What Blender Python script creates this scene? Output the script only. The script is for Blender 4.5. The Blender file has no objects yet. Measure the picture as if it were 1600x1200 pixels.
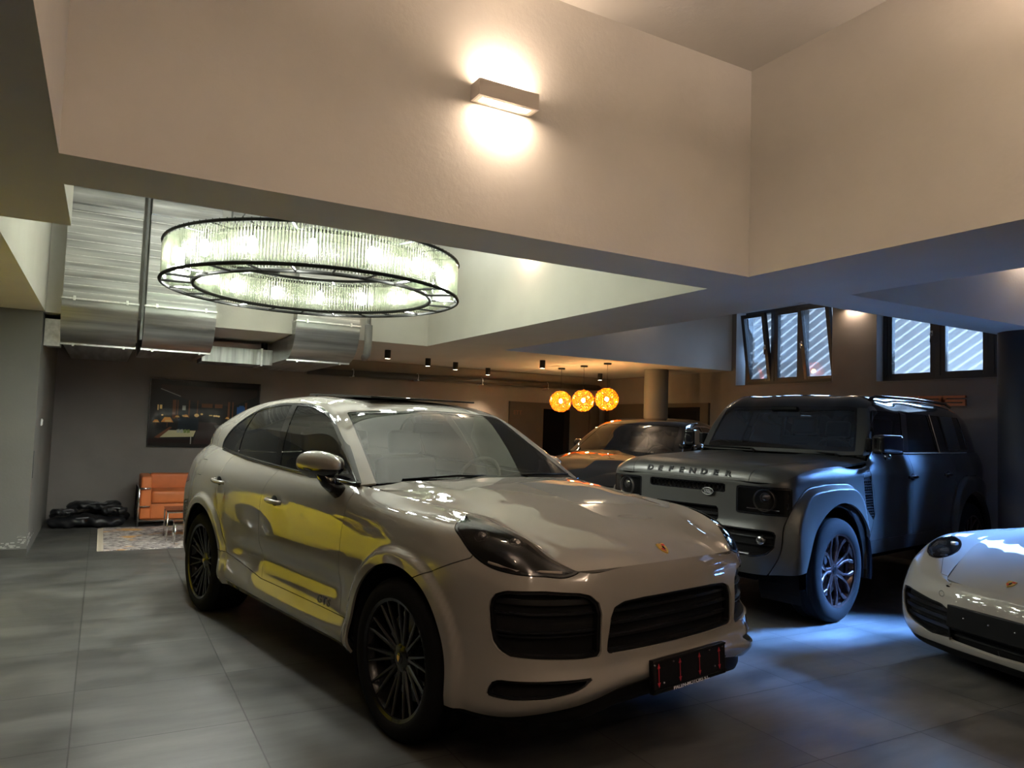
import bpy, bmesh, math, random
import numpy as np
from mathutils import Matrix, Vector
random.seed(7)
SC = bpy.context.scene
COL = SC.collection
PI = math.pi
R = math.radians

# ------------------------------------------------------------------ camera
cam_data = bpy.data.cameras.new('camera')
cam_data.sensor_fit = 'HORIZONTAL'
cam_data.sensor_width = 36.0
cam_data.lens = 1148.0 / 1600.0 * 36.0
cam_data.clip_start = 0.05
cam_data.clip_end = 200
cam = bpy.data.objects.new('camera', cam_data)
COL.objects.link(cam)
cam.matrix_world = Matrix(((0.87292623, -0.05820975, -0.48436703, 0.0),
                           (-0.48664924, -0.03421752, -0.87292707, 0.0),
                           (0.03423902, 0.99771779, -0.0581971, 1.5),
                           (0, 0, 0, 1)))
SC.camera = cam

# ------------------------------------------------------------------ exposure, world, sun, daylight
SC.view_settings.view_transform = 'Standard'
SC.view_settings.look = 'None'
SC.view_settings.gamma = 1
SC.view_settings.use_curve_mapping = False
SC.view_settings.exposure = 1.15

world = bpy.data.worlds.new('daylight_sky')
SC.world = world
world.use_nodes = True
wn = world.node_tree.nodes
wn['Background'].inputs[0].default_value = (0.30, 0.52, 1.0, 1)
wn['Background'].inputs[1].default_value = 0.45

def lamp(name, kind, loc, energy, color, target=None, size=None, size_y=None, rot=None, spot=None, blend=0.5, radius=None, spread=None, parent=None):
    l = bpy.data.lights.new(name, kind)
    l.energy = energy
    l.color = color
    if kind == 'AREA':
        l.shape = 'RECTANGLE'
        l.size = size
        l.size_y = size_y or size
        if spread: l.spread = spread
    if kind == 'SPOT':
        l.spot_size = spot
        l.spot_blend = blend
    if radius is not None and kind in ('POINT', 'SPOT'): l.shadow_soft_size = radius
    o = bpy.data.objects.new(name, l)
    COL.objects.link(o)
    o.location = loc
    if target is not None:
        d = Vector(target) - Vector(loc)
        o.rotation_euler = d.to_track_quat('-Z', 'Y').to_euler()
    if rot is not None: o.rotation_euler = rot
    if parent is not None: o.parent = parent
    return o

WX = 9.0       # right wall plane
WY = 12.1      # back wall plane
ZC = 2.54      # underside of the beams and low ceiling
ZT = 3.93      # ceiling of the light wells
sun = lamp('sun', 'SUN', (12, 0, 8), 17.0, (0.62, 0.82, 1.0), target=(11.85, 0.75, 7.40))
sun.data.angle = R(0.6)
# daylight entering by the three high windows of the right wall
lamp('daylight_window_3', 'AREA', (9.80, 2.15, 3.45), 270, (0.16, 0.39, 1.0), target=(5.85, 3.8, 0.3), size=1.9, size_y=0.6, spread=R(25))
lamp('daylight_window_2', 'AREA', (9.5, 5.4, 3.05), 14, (0.35, 0.6, 1.0), target=(6.0, 5.0, 0.8), size=1.3, size_y=0.8, spread=R(120))
lamp('daylight_window_1', 'AREA', (9.5, 7.9, 3.05), 14, (0.35, 0.6, 1.0), target=(6.0, 6.5, 0.8), size=1.6, size_y=0.8, spread=R(120))

# ------------------------------------------------------------------ materials
def nt(name):
    m = bpy.data.materials.new(name)
    m.use_nodes = True
    t = m.node_tree
    b = t.nodes['Principled BSDF']
    return m, t, b

def mat(name, col, rough=0.5, metal=0.0, coat=0.0, coat_rough=0.03, spec=0.5, noise=0.0, nscale=4.0, bump=0.0, bscale=60.0, emit=None, estr=0.0, trans=0.0, ior=1.45, rnoise=0.0, alpha=1.0, sheen=0.0):
    m, t, b = nt(name)
    b.inputs['Base Color'].default_value = (*col, 1)
    b.inputs['Roughness'].default_value = rough
    b.inputs['Metallic'].default_value = metal
    b.inputs['Coat Weight'].default_value = coat
    b.inputs['Coat Roughness'].default_value = coat_rough
    b.inputs['Specular IOR Level'].default_value = spec
    b.inputs['IOR'].default_value = ior
    b.inputs['Transmission Weight'].default_value = trans
    b.inputs['Alpha'].default_value = alpha
    b.inputs['Sheen Weight'].default_value = sheen
    if emit is not None:
        b.inputs['Emission Color'].default_value = (*emit, 1)
        b.inputs['Emission Strength'].default_value = estr
    if noise or bump or rnoise:
        tc = t.nodes.new('ShaderNodeTexCoord')
        n = t.nodes.new('ShaderNodeTexNoise')
        n.inputs['Scale'].default_value = nscale
        n.inputs['Detail'].default_value = 6
        t.links.new(tc.outputs['Object'], n.inputs['Vector'])
        if noise:
            mr = t.nodes.new('ShaderNodeMapRange')
            mr.inputs['From Min'].default_value = 0.3; mr.inputs['From Max'].default_value = 0.7
            mr.inputs['To Min'].default_value = 1 - noise; mr.inputs['To Max'].default_value = 1 + noise
            t.links.new(n.outputs['Fac'], mr.inputs['Value'])
            mx = t.nodes.new('ShaderNodeVectorMath'); mx.operation = 'SCALE'
            mx.inputs[0].default_value = col
            t.links.new(mr.outputs[0], mx.inputs['Scale'])
            t.links.new(mx.outputs[0], b.inputs['Base Color'])
        if rnoise:
            mr = t.nodes.new('ShaderNodeMapRange')
            mr.inputs['From Min'].default_value = 0.3; mr.inputs['From Max'].default_value = 0.7
            mr.inputs['To Min'].default_value = max(0, rough - rnoise); mr.inputs['To Max'].default_value = rough + rnoise
            t.links.new(n.outputs['Fac'], mr.inputs['Value'])
            t.links.new(mr.outputs[0], b.inputs['Roughness'])
        if bump:
            n2 = t.nodes.new('ShaderNodeTexNoise')
            n2.inputs['Scale'].default_value = bscale
            n2.inputs['Detail'].default_value = 4
            t.links.new(tc.outputs['Object'], n2.inputs['Vector'])
            bp = t.nodes.new('ShaderNodeBump')
            bp.inputs['Strength'].default_value = bump
            bp.inputs['Distance'].default_value = 0.01
            t.links.new(n2.outputs['Fac'], bp.inputs['Height'])
            t.links.new(bp.outputs[0], b.inputs['Normal'])
    return m

def glass_mat(name, tint, dark, rough=0.0, ior=1.5):
    """thin sheet glass: clear tinted pass-through with a mirror coat by angle"""
    m = bpy.data.materials.new(name)
    m.use_nodes = True
    t = m.node_tree
    t.nodes.clear()
    out = t.nodes.new('ShaderNodeOutputMaterial')
    tr = t.nodes.new('ShaderNodeBsdfTransparent'); tr.inputs[0].default_value = (*tint, 1)
    gl = t.nodes.new('ShaderNodeBsdfGlossy'); gl.inputs['Roughness'].default_value = rough
    df = t.nodes.new('ShaderNodeBsdfDiffuse'); df.inputs[0].default_value = (0.02, 0.02, 0.02, 1)
    mx0 = t.nodes.new('ShaderNodeMixShader'); mx0.inputs[0].default_value = dark
    fr = t.nodes.new('ShaderNodeFresnel'); fr.inputs[0].default_value = ior
    mx = t.nodes.new('ShaderNodeMixShader')
    t.links.new(tr.outputs[0], mx0.inputs[1]); t.links.new(df.outputs[0], mx0.inputs[2])
    t.links.new(fr.outputs[0], mx.inputs[0])
    t.links.new(mx0.outputs[0], mx.inputs[1]); t.links.new(gl.outputs[0], mx.inputs[2])
    t.links.new(mx.outputs[0], out.inputs[0])
    return m

# ------------------------------------------------------------------ object helpers
def link(name, me, m=None, parent=None, smooth=False):
    o = bpy.data.objects.new(name, me)
    COL.objects.link(o)
    if m is not None and not me.materials: me.materials.append(m)
    if parent is not None: o.parent = parent
    if smooth:
        for p in me.polygons: p.use_smooth = True
    return o

def empty(name, label, cat, loc=(0, 0, 0), rz=0.0, group=None):
    o = bpy.data.objects.new(name, None)
    COL.objects.link(o)
    o.empty_display_size = 0.1
    o.location = loc; o.rotation_euler = (0, 0, rz)
    tag(o, label, cat, group)
    return o

def tag(o, label=None, cat=None, group=None, kind=None):
    if label: o['label'] = label
    if cat: o['category'] = cat
    if group: o['group'] = group
    if kind: o['kind'] = kind
    return o

def struct(o, label=None):
    o['kind'] = 'structure'
    if label: o['label'] = label
    return o

def copy_tree(o, parent=None):
    c = o.copy(); COL.objects.link(c)
    if parent is not None:
        mpi = o.matrix_parent_inverse.copy(); c.parent = parent; c.matrix_parent_inverse = mpi
    for ch in list(o.children): copy_tree(ch, c)
    return c

class MB:
    """collects simple solids into one mesh"""
    def __init__(s): s.bm = bmesh.new()
    def box(s, x0, x1, y0, y1, z0, z1, bevel=0.0, M=None, seg=2):
        r = bmesh.ops.create_cube(s.bm, size=1)
        vs = r['verts']
        bmesh.ops.scale(s.bm, verts=vs, vec=(x1 - x0, y1 - y0, z1 - z0))
        bmesh.ops.translate(s.bm, verts=vs, vec=((x0 + x1) / 2, (y0 + y1) / 2, (z0 + z1) / 2))
        if bevel:
            es = list({e for v in vs for e in v.link_edges})
            rr = bmesh.ops.bevel(s.bm, geom=es, offset=bevel, segments=seg, affect='EDGES', profile=0.6)
            vs = list({v for f in rr['faces'] for v in f.verts} | {v for v in vs if v.is_valid})
        if M is not None: bmesh.ops.transform(s.bm, matrix=M, verts=[v for v in vs if v.is_valid])
        return s
    def quad(s, pts):
        s.bm.faces.new([s.bm.verts.new(p) for p in pts]); return s
    def prism(s, pts, d, M=None):
        """closed planar outline (3D points) pushed along d"""
        a = [s.bm.verts.new(p) for p in pts]
        b = [s.bm.verts.new(Vector(p) + Vector(d)) for p in pts]
        n = len(a)
        s.bm.faces.new(a); s.bm.faces.new(b[::-1])
        for i in range(n): s.bm.faces.new((a[i], b[i], b[(i + 1) % n], a[(i + 1) % n]))
        if M is not None: bmesh.ops.transform(s.bm, matrix=M, verts=a + b)
        return s
    def tube(s, pts, r, seg=10, closed=False, cap=True):
        pts = [Vector(p) for p in pts]; n = len(pts)
        rs = r if isinstance(r, (list, tuple)) else [r] * n
        rings = []; up = None
        for i, p in enumerate(pts):
            if closed: t = pts[(i + 1) % n] - pts[i - 1]
            else: t = pts[min(i + 1, n - 1)] - pts[max(i - 1, 0)]
            t.normalize()
            if up is None:
                up = Vector((0, 0, 1)) if abs(t.z) < 0.9 else Vector((1, 0, 0))
            a = up - t * up.dot(t); a.normalize(); up = a
            b = t.cross(a)
            rings.append([s.bm.verts.new(p + (a * math.cos(2 * PI * k / seg) + b * math.sin(2 * PI * k / seg)) * rs[i]) for k in range(seg)])
        for i in range(n if closed else n - 1):
            A, B = rings[i], rings[(i + 1) % n]
            for k in range(seg): s.bm.faces.new((A[k], A[(k + 1) % seg], B[(k + 1) % seg], B[k]))
        if cap and not closed:
            s.bm.faces.new(rings[0][::-1]); s.bm.faces.new(rings[-1])
        return s
    def lathe(s, prof, seg=32, M=None, a0=0.0, a1=2 * PI):
        """profile (r, h) about z"""
        full = abs(a1 - a0 - 2 * PI) < 1e-6
        n = seg if full else seg + 1
        rings = [[s.bm.verts.new((r * math.cos(a0 + (a1 - a0) * k / seg), r * math.sin(a0 + (a1 - a0) * k / seg), h)) for k in range(n)] for r, h in prof]
        for A, B in zip(rings, rings[1:]):
            for k in range(seg): s.bm.faces.new((A[k], A[(k + 1) % n], B[(k + 1) % n], B[k]))
        if M is not None: bmesh.ops.transform(s.bm, matrix=M, verts=[v for r_ in rings for v in r_])
        return s
    def build(s, name, m=None, parent=None, smooth=False, auto=None, loc=None):
        bmesh.ops.remove_doubles(s.bm, verts=s.bm.verts, dist=1e-5)
        bmesh.ops.recalc_face_normals(s.bm, faces=s.bm.faces)
        me = bpy.data.meshes.new(name); s.bm.to_mesh(me); s.bm.free()
        if auto is not None:
            for p in me.polygons: p.use_smooth = True
            me.set_sharp_from_angle(angle=R(auto))
        return link(name, me, m, parent, smooth)

def text_mesh(s, size, depth, name='lettering', bold=0.0, space=1.0, shear=0.0, sx=1.0):
    cu = bpy.data.curves.new(name, 'FONT')
    cu.body = s; cu.size = size; cu.extrude = depth / 2; cu.align_x = 'CENTER'; cu.align_y = 'CENTER'
    cu.offset = bold; cu.space_character = space; cu.shear = shear
    o = bpy.data.objects.new(name, cu)
    COL.objects.link(o)
    dg = bpy.context.evaluated_depsgraph_get()
    me = bpy.data.meshes.new_from_object(o.evaluated_get(dg))
    bpy.data.objects.remove(o)
    if sx != 1.0:
        for v in me.vertices: v.co.x *= sx
    me.name = name
    me.materials.clear()
    return me

# ------------------------------------------------------------------ surfaces of the room
def floor_material():
    m, t, b = nt('slate_tile')
    N, Lk = t.nodes, t.links
    tc = N.new('ShaderNodeTexCoord')
    mp = N.new('ShaderNodeMapping'); mp.inputs['Location'].default_value = (0.045 + 0.765 * 10, 0.765 * 11 - 0.056, 0)
    Lk.new(tc.outputs['Object'], mp.inputs[0])
    br = N.new('ShaderNodeTexBrick')
    br.offset = 0.0; br.squash = 1.0
    br.inputs['Scale'].default_value = 1.0
    br.inputs['Brick Width'].default_value = 0.765
    br.inputs['Row Height'].default_value = 0.765
    br.inputs['Mortar Size'].default_value = 0.004
    br.inputs['Mortar Smooth'].default_value = 0.3
    br.inputs['Bias'].default_value = 0.0
    br.inputs['Color1'].default_value = (0.056, 0.055, 0.051, 1)
    br.inputs['Color2'].default_value = (0.078, 0.076, 0.071, 1)
    br.inputs['Mortar'].default_value = (0.018, 0.018, 0.017, 1)
    Lk.new(mp.outputs[0], br.inputs['Vector'])
    # long cloudy streaks running across the room and soft blotches
    ms = N.new('ShaderNodeMapping'); ms.inputs['Scale'].default_value = (0.8, 3.6, 1)
    Lk.new(tc.outputs['Object'], ms.inputs[0])
    n1 = N.new('ShaderNodeTexNoise'); n1.inputs['Scale'].default_value = 1.6; n1.inputs['Detail'].default_value = 8; n1.inputs['Roughness'].default_value = 0.6
    Lk.new(ms.outputs[0], n1.inputs['Vector'])
    n2 = N.new('ShaderNodeTexNoise'); n2.inputs['Scale'].default_value = 2.2; n2.inputs['Detail'].default_value = 10; n2.inputs['Roughness'].default_value = 0.65
    Lk.new(tc.outputs['Object'], n2.inputs['Vector'])
    ad = N.new('ShaderNodeMath'); ad.operation = 'ADD'
    Lk.new(n1.outputs['Fac'], ad.inputs[0]); Lk.new(n2.outputs['Fac'], ad.inputs[1])
    mr = N.new('ShaderNodeMapRange')
    mr.inputs['From Min'].default_value = 0.7; mr.inputs['From Max'].default_value = 1.3
    mr.inputs['To Min'].default_value = 0.50; mr.inputs['To Max'].default_value = 1.6
    Lk.new(ad.outputs[0], mr.inputs['Value'])
    sc = N.new('ShaderNodeVectorMath'); sc.operation = 'SCALE'
    Lk.new(br.outputs['Color'], sc.inputs[0]); Lk.new(mr.outputs[0], sc.inputs['Scale'])
    Lk.new(sc.outputs[0], b.inputs['Base Color'])
    rr = N.new('ShaderNodeMapRange')
    rr.inputs['From Min'].default_value = 0.35; rr.inputs['From Max'].default_value = 0.65
    rr.inputs['To Min'].default_value = 0.36; rr.inputs['To Max'].default_value = 0.52
    Lk.new(n2.outputs['Fac'], rr.inputs['Value']); Lk.new(rr.outputs[0], b.inputs['Roughness'])
    bp = N.new('ShaderNodeBump'); bp.inputs['Strength'].default_value = 0.35; bp.inputs['Distance'].default_value = 0.002; bp.invert = True
    Lk.new(br.outputs['Fac'], bp.inputs['Height']); Lk.new(bp.outputs[0], b.inputs['Normal'])
    b.inputs['Specular IOR Level'].default_value = 0.45
    return m

M_FLOOR = floor_material()
M_PLASTER = mat('white_plaster', (0.60, 0.578, 0.535), rough=0.9, spec=0.2, noise=0.03, nscale=2.5, bump=0.12, bscale=35)
M_SOFFIT = mat('soffit_plaster', (0.62, 0.58, 0.54), rough=0.9, spec=0.2, noise=0.03, nscale=2.0)
M_WALL = mat('grey_brown_wall_paint', (0.215, 0.195, 0.185), rough=0.8, spec=0.25, noise=0.10, nscale=1.6, bump=0.10, bscale=50)
M_WALL_L = mat('grey_wall_paint', (0.155, 0.152, 0.142), rough=0.8, spec=0.25, noise=0.08, nscale=1.2, bump=0.10, bscale=50)
M_GREY = mat('mid_grey_plaster', (0.28, 0.27, 0.25), rough=0.9, spec=0.2)
M_BLACK = mat('black_satin', (0.012, 0.012, 0.013), rough=0.35)
M_BLACKMETAL = mat('black_powder_coat', (0.018, 0.018, 0.02), rough=0.4, metal=0.3)
M_CHROME = mat('chrome', (0.75, 0.74, 0.72), rough=0.12, metal=1.0)
M_FRAME = mat('anthracite_window_frame', (0.035, 0.037, 0.042), rough=0.4)
M_PANE = glass_mat('window_glass', (0.93, 0.95, 0.97), 0.0, ior=1.45)

def wall(name, *boxes, m=None):
    for bx in boxes: o = struct(MB().box(*bx).build(name, m or M_WALL))
    return o

XL, YN = -6.0, -2.7
struct(MB().box(XL, WX, YN, WY, -0.15, 0.0).build('floor', M_FLOOR))
# beams and low ceilings (underside at ZC), with the light wells left open between them
for bx in ((XL, -0.59, YN, WY), (-0.59, -0.22, YN, 4.76), (-0.22, 3.67, 3.45, 3.90), (3.67, 4.68, YN, 3.90), (3.75, 4.72, 3.90, 9.12),
           (-0.59, 4.72, 9.12, WY), (4.72, WX, 8.80, WY), (4.68, WX, 3.44, 3.85)):
    struct(MB().box(*bx, ZC, ZT).build('ceiling', M_SOFFIT))
struct(MB().box(XL, WX + 0.35, YN, WY, ZT, ZT + 0.2).build('ceiling', M_PLASTER))
# white plaster faces of the wells, standing 4 mm proud of the beams
def well(name, x0, x1, y0, y1, sides):
    t = 0.006
    for k, bx in (('n', (x0, x1, y1 - t, y1)), ('s', (x0, x1, y0, y0 + t)), ('e', (x1 - t, x1, y0, y1)), ('w', (x0, x0 + t, y0, y1))):
        if k in sides: struct(MB().box(*bx, ZC - 0.001, ZT).build(name, M_PLASTER))
well('wall_front_well', -0.22, 3.67, YN, 3.45, 'new')
t = 0.006
for bx in ((-0.22, 3.75, 3.90, 3.90 + t), (3.75 - t, 3.75, 3.90, 9.12), (-0.59, 3.75, 9.12 - t, 9.12), (-0.59, -0.59 + t, 4.76, 9.12), (-0.22, -0.22 + t, 3.90, 4.76), (-0.59, -0.22, 4.76, 4.76 + t)):
    struct(MB().box(*bx, ZC - 0.001, ZT).build('wall_chandelier_well', M_PLASTER))
well('wall_back_right_well', 4.72, 9.0, 3.85, 8.80, 'nsw')
well('wall_front_right_well', 4.68, 9.0, YN, 3.44, 'nw')

wall('wall_back', (XL, WX + 0.35, WY, WY + 0.2, 0, ZT))
wall('wall_left_block', (XL, -0.60, 9.05, WY, 0, ZC - 0.0005), m=M_WALL_L)
wall('wall_left', (XL - 0.2, XL, YN, WY, 0, ZT), m=M_GREY)
wall('wall_near', (XL, WX + 0.35, YN - 0.2, YN, 0, ZT), m=M_GREY)
# right wall with three high window openings
OPEN = [(6.88, 8.70, 2.285, 3.50), (4.15, 6.20, 2.255, 3.45), (0.9, 3.25, 2.25, 3.50)]
T = 0.35
wall('wall_right', (WX, WX + T, YN, 0.9, 0, ZT), (WX, WX + T, 0.9, 3.25, 0, 2.25), (WX, WX + T, 0.9, 3.25, 3.5, ZT),
     (WX, WX + T, 3.25, 4.15, 0, ZT), (WX, WX + T, 4.15, 6.2, 0, 2.255), (WX, WX + T, 4.15, 6.2, 3.45, ZT),
     (WX, WX + T, 6.2, 6.88, 0, ZT), (WX, WX + T, 6.88, 8.70, 0, 2.285), (WX, WX + T, 6.88, 8.70, 3.5, ZT),
     (WX, WX + T, 8.70, WY, 0, ZT))
# light reveals of the window openings and thin sills
M_REVEAL = mat('pale_reveal_plaster', (0.55, 0.56, 0.58), rough=0.85)
b = MB()
for y0, y1, z0, z1 in OPEN:
    b.box(WX + 0.002, WX + T, y1 - 0.004, y1, z0, z1).box(WX + 0.002, WX + T, y0, y0 + 0.004, z0, z1).box(WX + 0.002, WX + T, y0, y1, z1 - 0.004, z1)
struct(b.build('trim_1', M_REVEAL))
b = MB()
for y0, y1, z0, z1 in OPEN: b.box(WX - 0.015, WX + T, y0, y1, z0 - 0.0, z0 + 0.014)
struct(b.build('trim_2', mat('grey_sill', (0.16, 0.15, 0.145), rough=0.5)))
# plinth tiles along the left block
struct(MB().box(XL, -0.594, 9.038, 9.05, 0, 0.085).build('baseboard_left', mat('plinth_tile', (0.07, 0.068, 0.062), rough=0.45, noise=0.15)))
# scuffed paint at the foot of the left block corner
def scuff():
    m, t, b = nt('scraped_plaster')
    b.inputs['Roughness'].default_value = 0.9
    b.inputs['Base Color'].default_value = (0.42, 0.41, 0.38, 1)
    return m
b = MB(); rnd = random.Random(3)
for k in range(26):
    z = 0.10 + abs(rnd.gauss(0, 0.05)); y = 9.052 + abs(rnd.gauss(0, 0.25)); s = rnd.uniform(0.006, 0.022)
    b.box(-0.601, -0.5985, y, y + s * 2, z, z + s)
for k in range(30):
    x = -0.60 - abs(rnd.gauss(0, 0.16)); z = 0.092 + abs(rnd.gauss(0, 0.03)) * (1 + 3 * (x > -0.66)); s = rnd.uniform(0.006, 0.02)
    b.box(x - s * 2, x, 9.048, 9.0515, z, z + s * 0.7)
struct(b.build('trim_3', scuff()))

# ------------------------------------------------------------------ windows
def casement(parent, y0, y1, z0, z1, tilt=0.0, handle=None, w=0.062):
    """a sash in the plane x = 0 (inner face towards -x), hinged at its foot"""
    s = MB()
    s.box(-0.035, 0.035, y0, y0 + w, z0, z1, bevel=0.006).box(-0.035, 0.035, y1 - w, y1, z0, z1, bevel=0.006)
    s.box(-0.035, 0.035, y0 + w, y1 - w, z0, z0 + w, bevel=0.006).box(-0.035, 0.035, y0 + w, y1 - w, z1 - w, z1, bevel=0.006)
    o = s.build('sash', M_FRAME, parent)
    bpy.context.view_layer.update()
    p = MB().box(-0.008, 0.008, y0 + w - 0.01, y1 - w + 0.01, z0 + w - 0.01, z1 - w + 0.01).build('pane', M_PANE, o)
    if handle is not None:
        hy = y0 + w / 2 if handle == 'r' else y1 - w / 2
        h = MB().box(-0.05, -0.034, hy - 0.014, hy + 0.014, (z0 + z1) / 2 - 0.03, (z0 + z1) / 2 + 0.045, bevel=0.004)
        h.tube([(-0.05, hy, (z0 + z1) / 2 + 0.01), (-0.075, hy, (z0 + z1) / 2 + 0.01), (-0.078, hy, (z0 + z1) / 2 - 0.11)], 0.009)
        h.build('handle', M_CHROME, o, smooth=True)
    if tilt:
        o.location = (0, 0, z0); o.rotation_euler = (0, -tilt, 0)
        for v in o.data.vertices: v.co.z -= z0
        for c in o.children:
            for v in c.data.vertices: v.co.z -= z0
    return o

def window(name, y0, y1, z0, z1, lights):
    root = bpy.data.objects.new(name, None); COL.objects.link(root)
    root.location = (WX + 0.17, 0, 0)
    struct(root)
    f = MB()
    w = 0.055
    f.box(-0.04, 0.07, y0, y0 + w, z0, z1).box(-0.04, 0.07, y1 - w, y1, z0, z1).box(-0.04, 0.07, y0 + w, y1 - w, z0, z0 + w).box(-0.04, 0.07, y0 + w, y1 - w, z1 - w, z1)
    for a, c, _, _ in lights[:-1]:
        f.box(-0.04, 0.07, c - 0.0, c + 0.07, z0 + w, z1 - w)
    f.build('frame', M_FRAME, root)
    for a, c, tilt, h in lights:
        casement(root, a, c, z0 + w - 0.012, z1 - w + 0.012, tilt, h)
    return root
window('window_1', 6.89, 8.62, 2.30, 3.49, [(6.93, 7.47, R(9), 'l'), (7.54, 8.03, 0, None), (8.10, 8.58, R(9), 'r')])
window('window_2', 4.16, 6.19, 2.27, 3.44, [(4.20, 4.78, 0, None), (4.85, 5.42, 0, None), (5.49, 6.13, 0, 'r')])
window('window_3', 0.91, 3.24, 2.265, 3.49, [(0.95, 2.05, 0, None), (2.12, 3.20, 0, 'r')])

# ------------------------------------------------------------------ light shaft outside the windows
M_OUT = mat('exterior_render', (0.60, 0.62, 0.64), rough=0.9, noise=0.05, nscale=3)
def ribbed():
    m, t, b = nt('ribbed_sheet_metal')
    tc = t.nodes.new('ShaderNodeTexCoord')
    w = t.nodes.new('ShaderNodeTexWave'); w.wave_type = 'BANDS'; w.bands_direction = 'Y'; w.inputs['Scale'].default_value = 5.0
    t.links.new(tc.outputs['Object'], w.inputs['Vector'])
    bp = t.nodes.new('ShaderNodeBump'); bp.inputs['Strength'].default_value = 0.05; bp.inputs['Distance'].default_value = 0.005
    t.links.new(w.outputs['Fac'], bp.inputs['Height']); t.links.new(bp.outputs[0], b.inputs['Normal'])
    b.inputs['Base Color'].default_value = (0.62, 0.64, 0.67, 1); b.inputs['Roughness'].default_value = 0.7
    return m
M_RIB = ribbed()
struct(MB().prism([(11.8, 3.6, 1.4), (11.95, 3.6, 1.4), (9.75, 10.0, 1.4), (9.6, 10.0, 1.4)], (0, 0, 3.2)).build('wall_outside', M_RIB))
struct(MB().box(WX + T, 9.6, 10.0, 10.2, 1.4, 4.6).build('wall_outside_end', M_OUT))
struct(MB().box(WX + T, 12.0, 3.5, 10.2, 1.25, 1.4).build('floor_outside', M_OUT))
struct(MB().box(WX + T, 10.5, -1.0, 3.5, 1.25, 1.4).box(10.35, 10.5, -1.0, 3.5, 1.4, 2.4).build('wall_outside_low', M_OUT))
g = MB()
for k in range(34):
    y = 3.65 + k * 0.19
    g.box(WX + T + 0.03, 11.75 - (y - 3.6) * 0.34, y, y + 0.10, 4.05, 4.09)
g = g.build('trim_4', mat('galvanised_grating', (0.3, 0.31, 0.32), rough=0.5, metal=0.6)); struct(g, 'steel bar grating over the light shaft outside')

# ------------------------------------------------------------------ columns
M_COL = mat('grey_column_paint', (0.17, 0.165, 0.155), rough=0.7)
M_COL2 = mat('dark_column_paint', (0.03, 0.028, 0.027), rough=0.6)
def column(x, y, r, m, label):
    c = MB().lathe([(0, 0), (r, 0), (r, ZC), (0, ZC)], seg=48).build('column', m, auto=40)
    c.location = (x, y, 0)
    tag(c, label, 'column'); return c
column(8.10, 9.60, 0.20, M_COL, 'grey round column behind the dark blue-black car')
column(7.47, 3.63, 0.225, M_COL2, 'dark round column at the right edge beside the boxy off-roader')

# ------------------------------------------------------------------ wall lamps
M_LAMPBODY = mat('plaster_lamp_body', (0.55, 0.50, 0.44), rough=0.7)
M_LAMPTRIM = mat('white_lamp_trim', (0.75, 0.72, 0.67), rough=0.5)
M_LAMPGLOW = mat('lamp_diffuser', (0.9, 0.8, 0.6), rough=0.6, emit=(1.0, 0.74, 0.42), estr=14.0)
WARM = (1.0, 0.76, 0.59)

def wall_lamp(loc, rz, label, power, down=0.3):
    """box lamp standing off a wall; local -y points into the room"""
    L, D, H = 0.36, 0.105, 0.088
    root = empty('wall_lamp', label, 'wall lamp', loc, rz, 'up and down wall lamps in the light wells')
    t = 0.012
    b = MB()
    b.box(-L / 2, L / 2, -D, -D + t, 0, H).box(-L / 2, L / 2, -t, 0, 0, H).box(-L / 2, -L / 2 + t, -D + t, -t, 0, H).box(L / 2 - t, L / 2, -D + t, -t, 0, H)
    b.build('lamp_body', M_LAMPBODY, root)
    for nm, z in (('lower_trim', 0.0), ('upper_trim', H - 0.004)):
        f = MB()
        f.box(-L / 2 + t, L / 2 - t, -D + t, -D + 0.026, z, z + 0.004).box(-L / 2 + t, L / 2 - t, -0.026, -t, z, z + 0.004)
        f.box(-L / 2 + t, -L / 2 + 0.034, -D + 0.026, -0.026, z, z + 0.004).box(L / 2 - 0.034, L / 2 - t, -D + 0.026, -0.026, z, z + 0.004)
        f.build(nm, M_LAMPTRIM, root)
    for nm, z in (('lower_diffuser', 0.003), ('upper_diffuser', H - 0.008)):
        MB().box(-L / 2 + 0.034, L / 2 - 0.034, -D + 0.026, -0.026, z, z + 0.004).build(nm, M_LAMPGLOW, root)
    lamp('lamp_light', 'AREA', (0, -D / 2, -0.004), power * down, WARM, size=L - 0.14, size_y=0.045, rot=(0, 0, 0), parent=root)
    lamp('lamp_light', 'AREA', (0, -D / 2, H + 0.004), power, WARM, size=L - 0.14, size_y=0.045, rot=(PI, 0, 0), parent=root)
    return root
wall_lamp((1.78, 3.443, 3.208), 0, 'plaster box wall lamp glowing above the light grey car', 3.6, 0.9)
wall_lamp((3.663, 1.15, 3.30), -PI / 2, 'box wall lamp on the right face of the front light well', 22, 0.12)
wall_lamp((3.663, -1.35, 3.30), -PI / 2, 'added unseen fill lamp, box shaped, on the right face of the front light well, nearest the entrance', 30, 0.12)  # added out of view to spread light more evenly over the well
wall_lamp((-0.213, 0.9, 3.3), PI / 2, 'added unseen fill lamp, box shaped, on the left face of the front light well', 23, 0.15)  # extra lamp outside the view, added to brighten the front well
wall_lamp((-0.213, -1.5, 3.3), PI / 2, 'added unseen fill lamp, box shaped, on the left face of the front light well, nearest the entrance', 27, 0.15)  # another unseen lamp added as fill for the front well walls
wall_lamp((3.743, 6.42, 3.36), -PI / 2, 'box wall lamp on the right face of the chandelier well', 2, 1.0)
wall_lamp((8.999, 6.52, 3.30), -PI / 2, 'box wall lamp on the pier between the two high windows', 1.4, 1.0)
wall_lamp((6.98, 3.433, 3.32), 0, 'box wall lamp in the right light well above the column', 2.5, 1.0)
wall_lamp((6.9, 8.79, 3.45), 0, 'box wall lamp high in the back right light well', 1.5)

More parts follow.
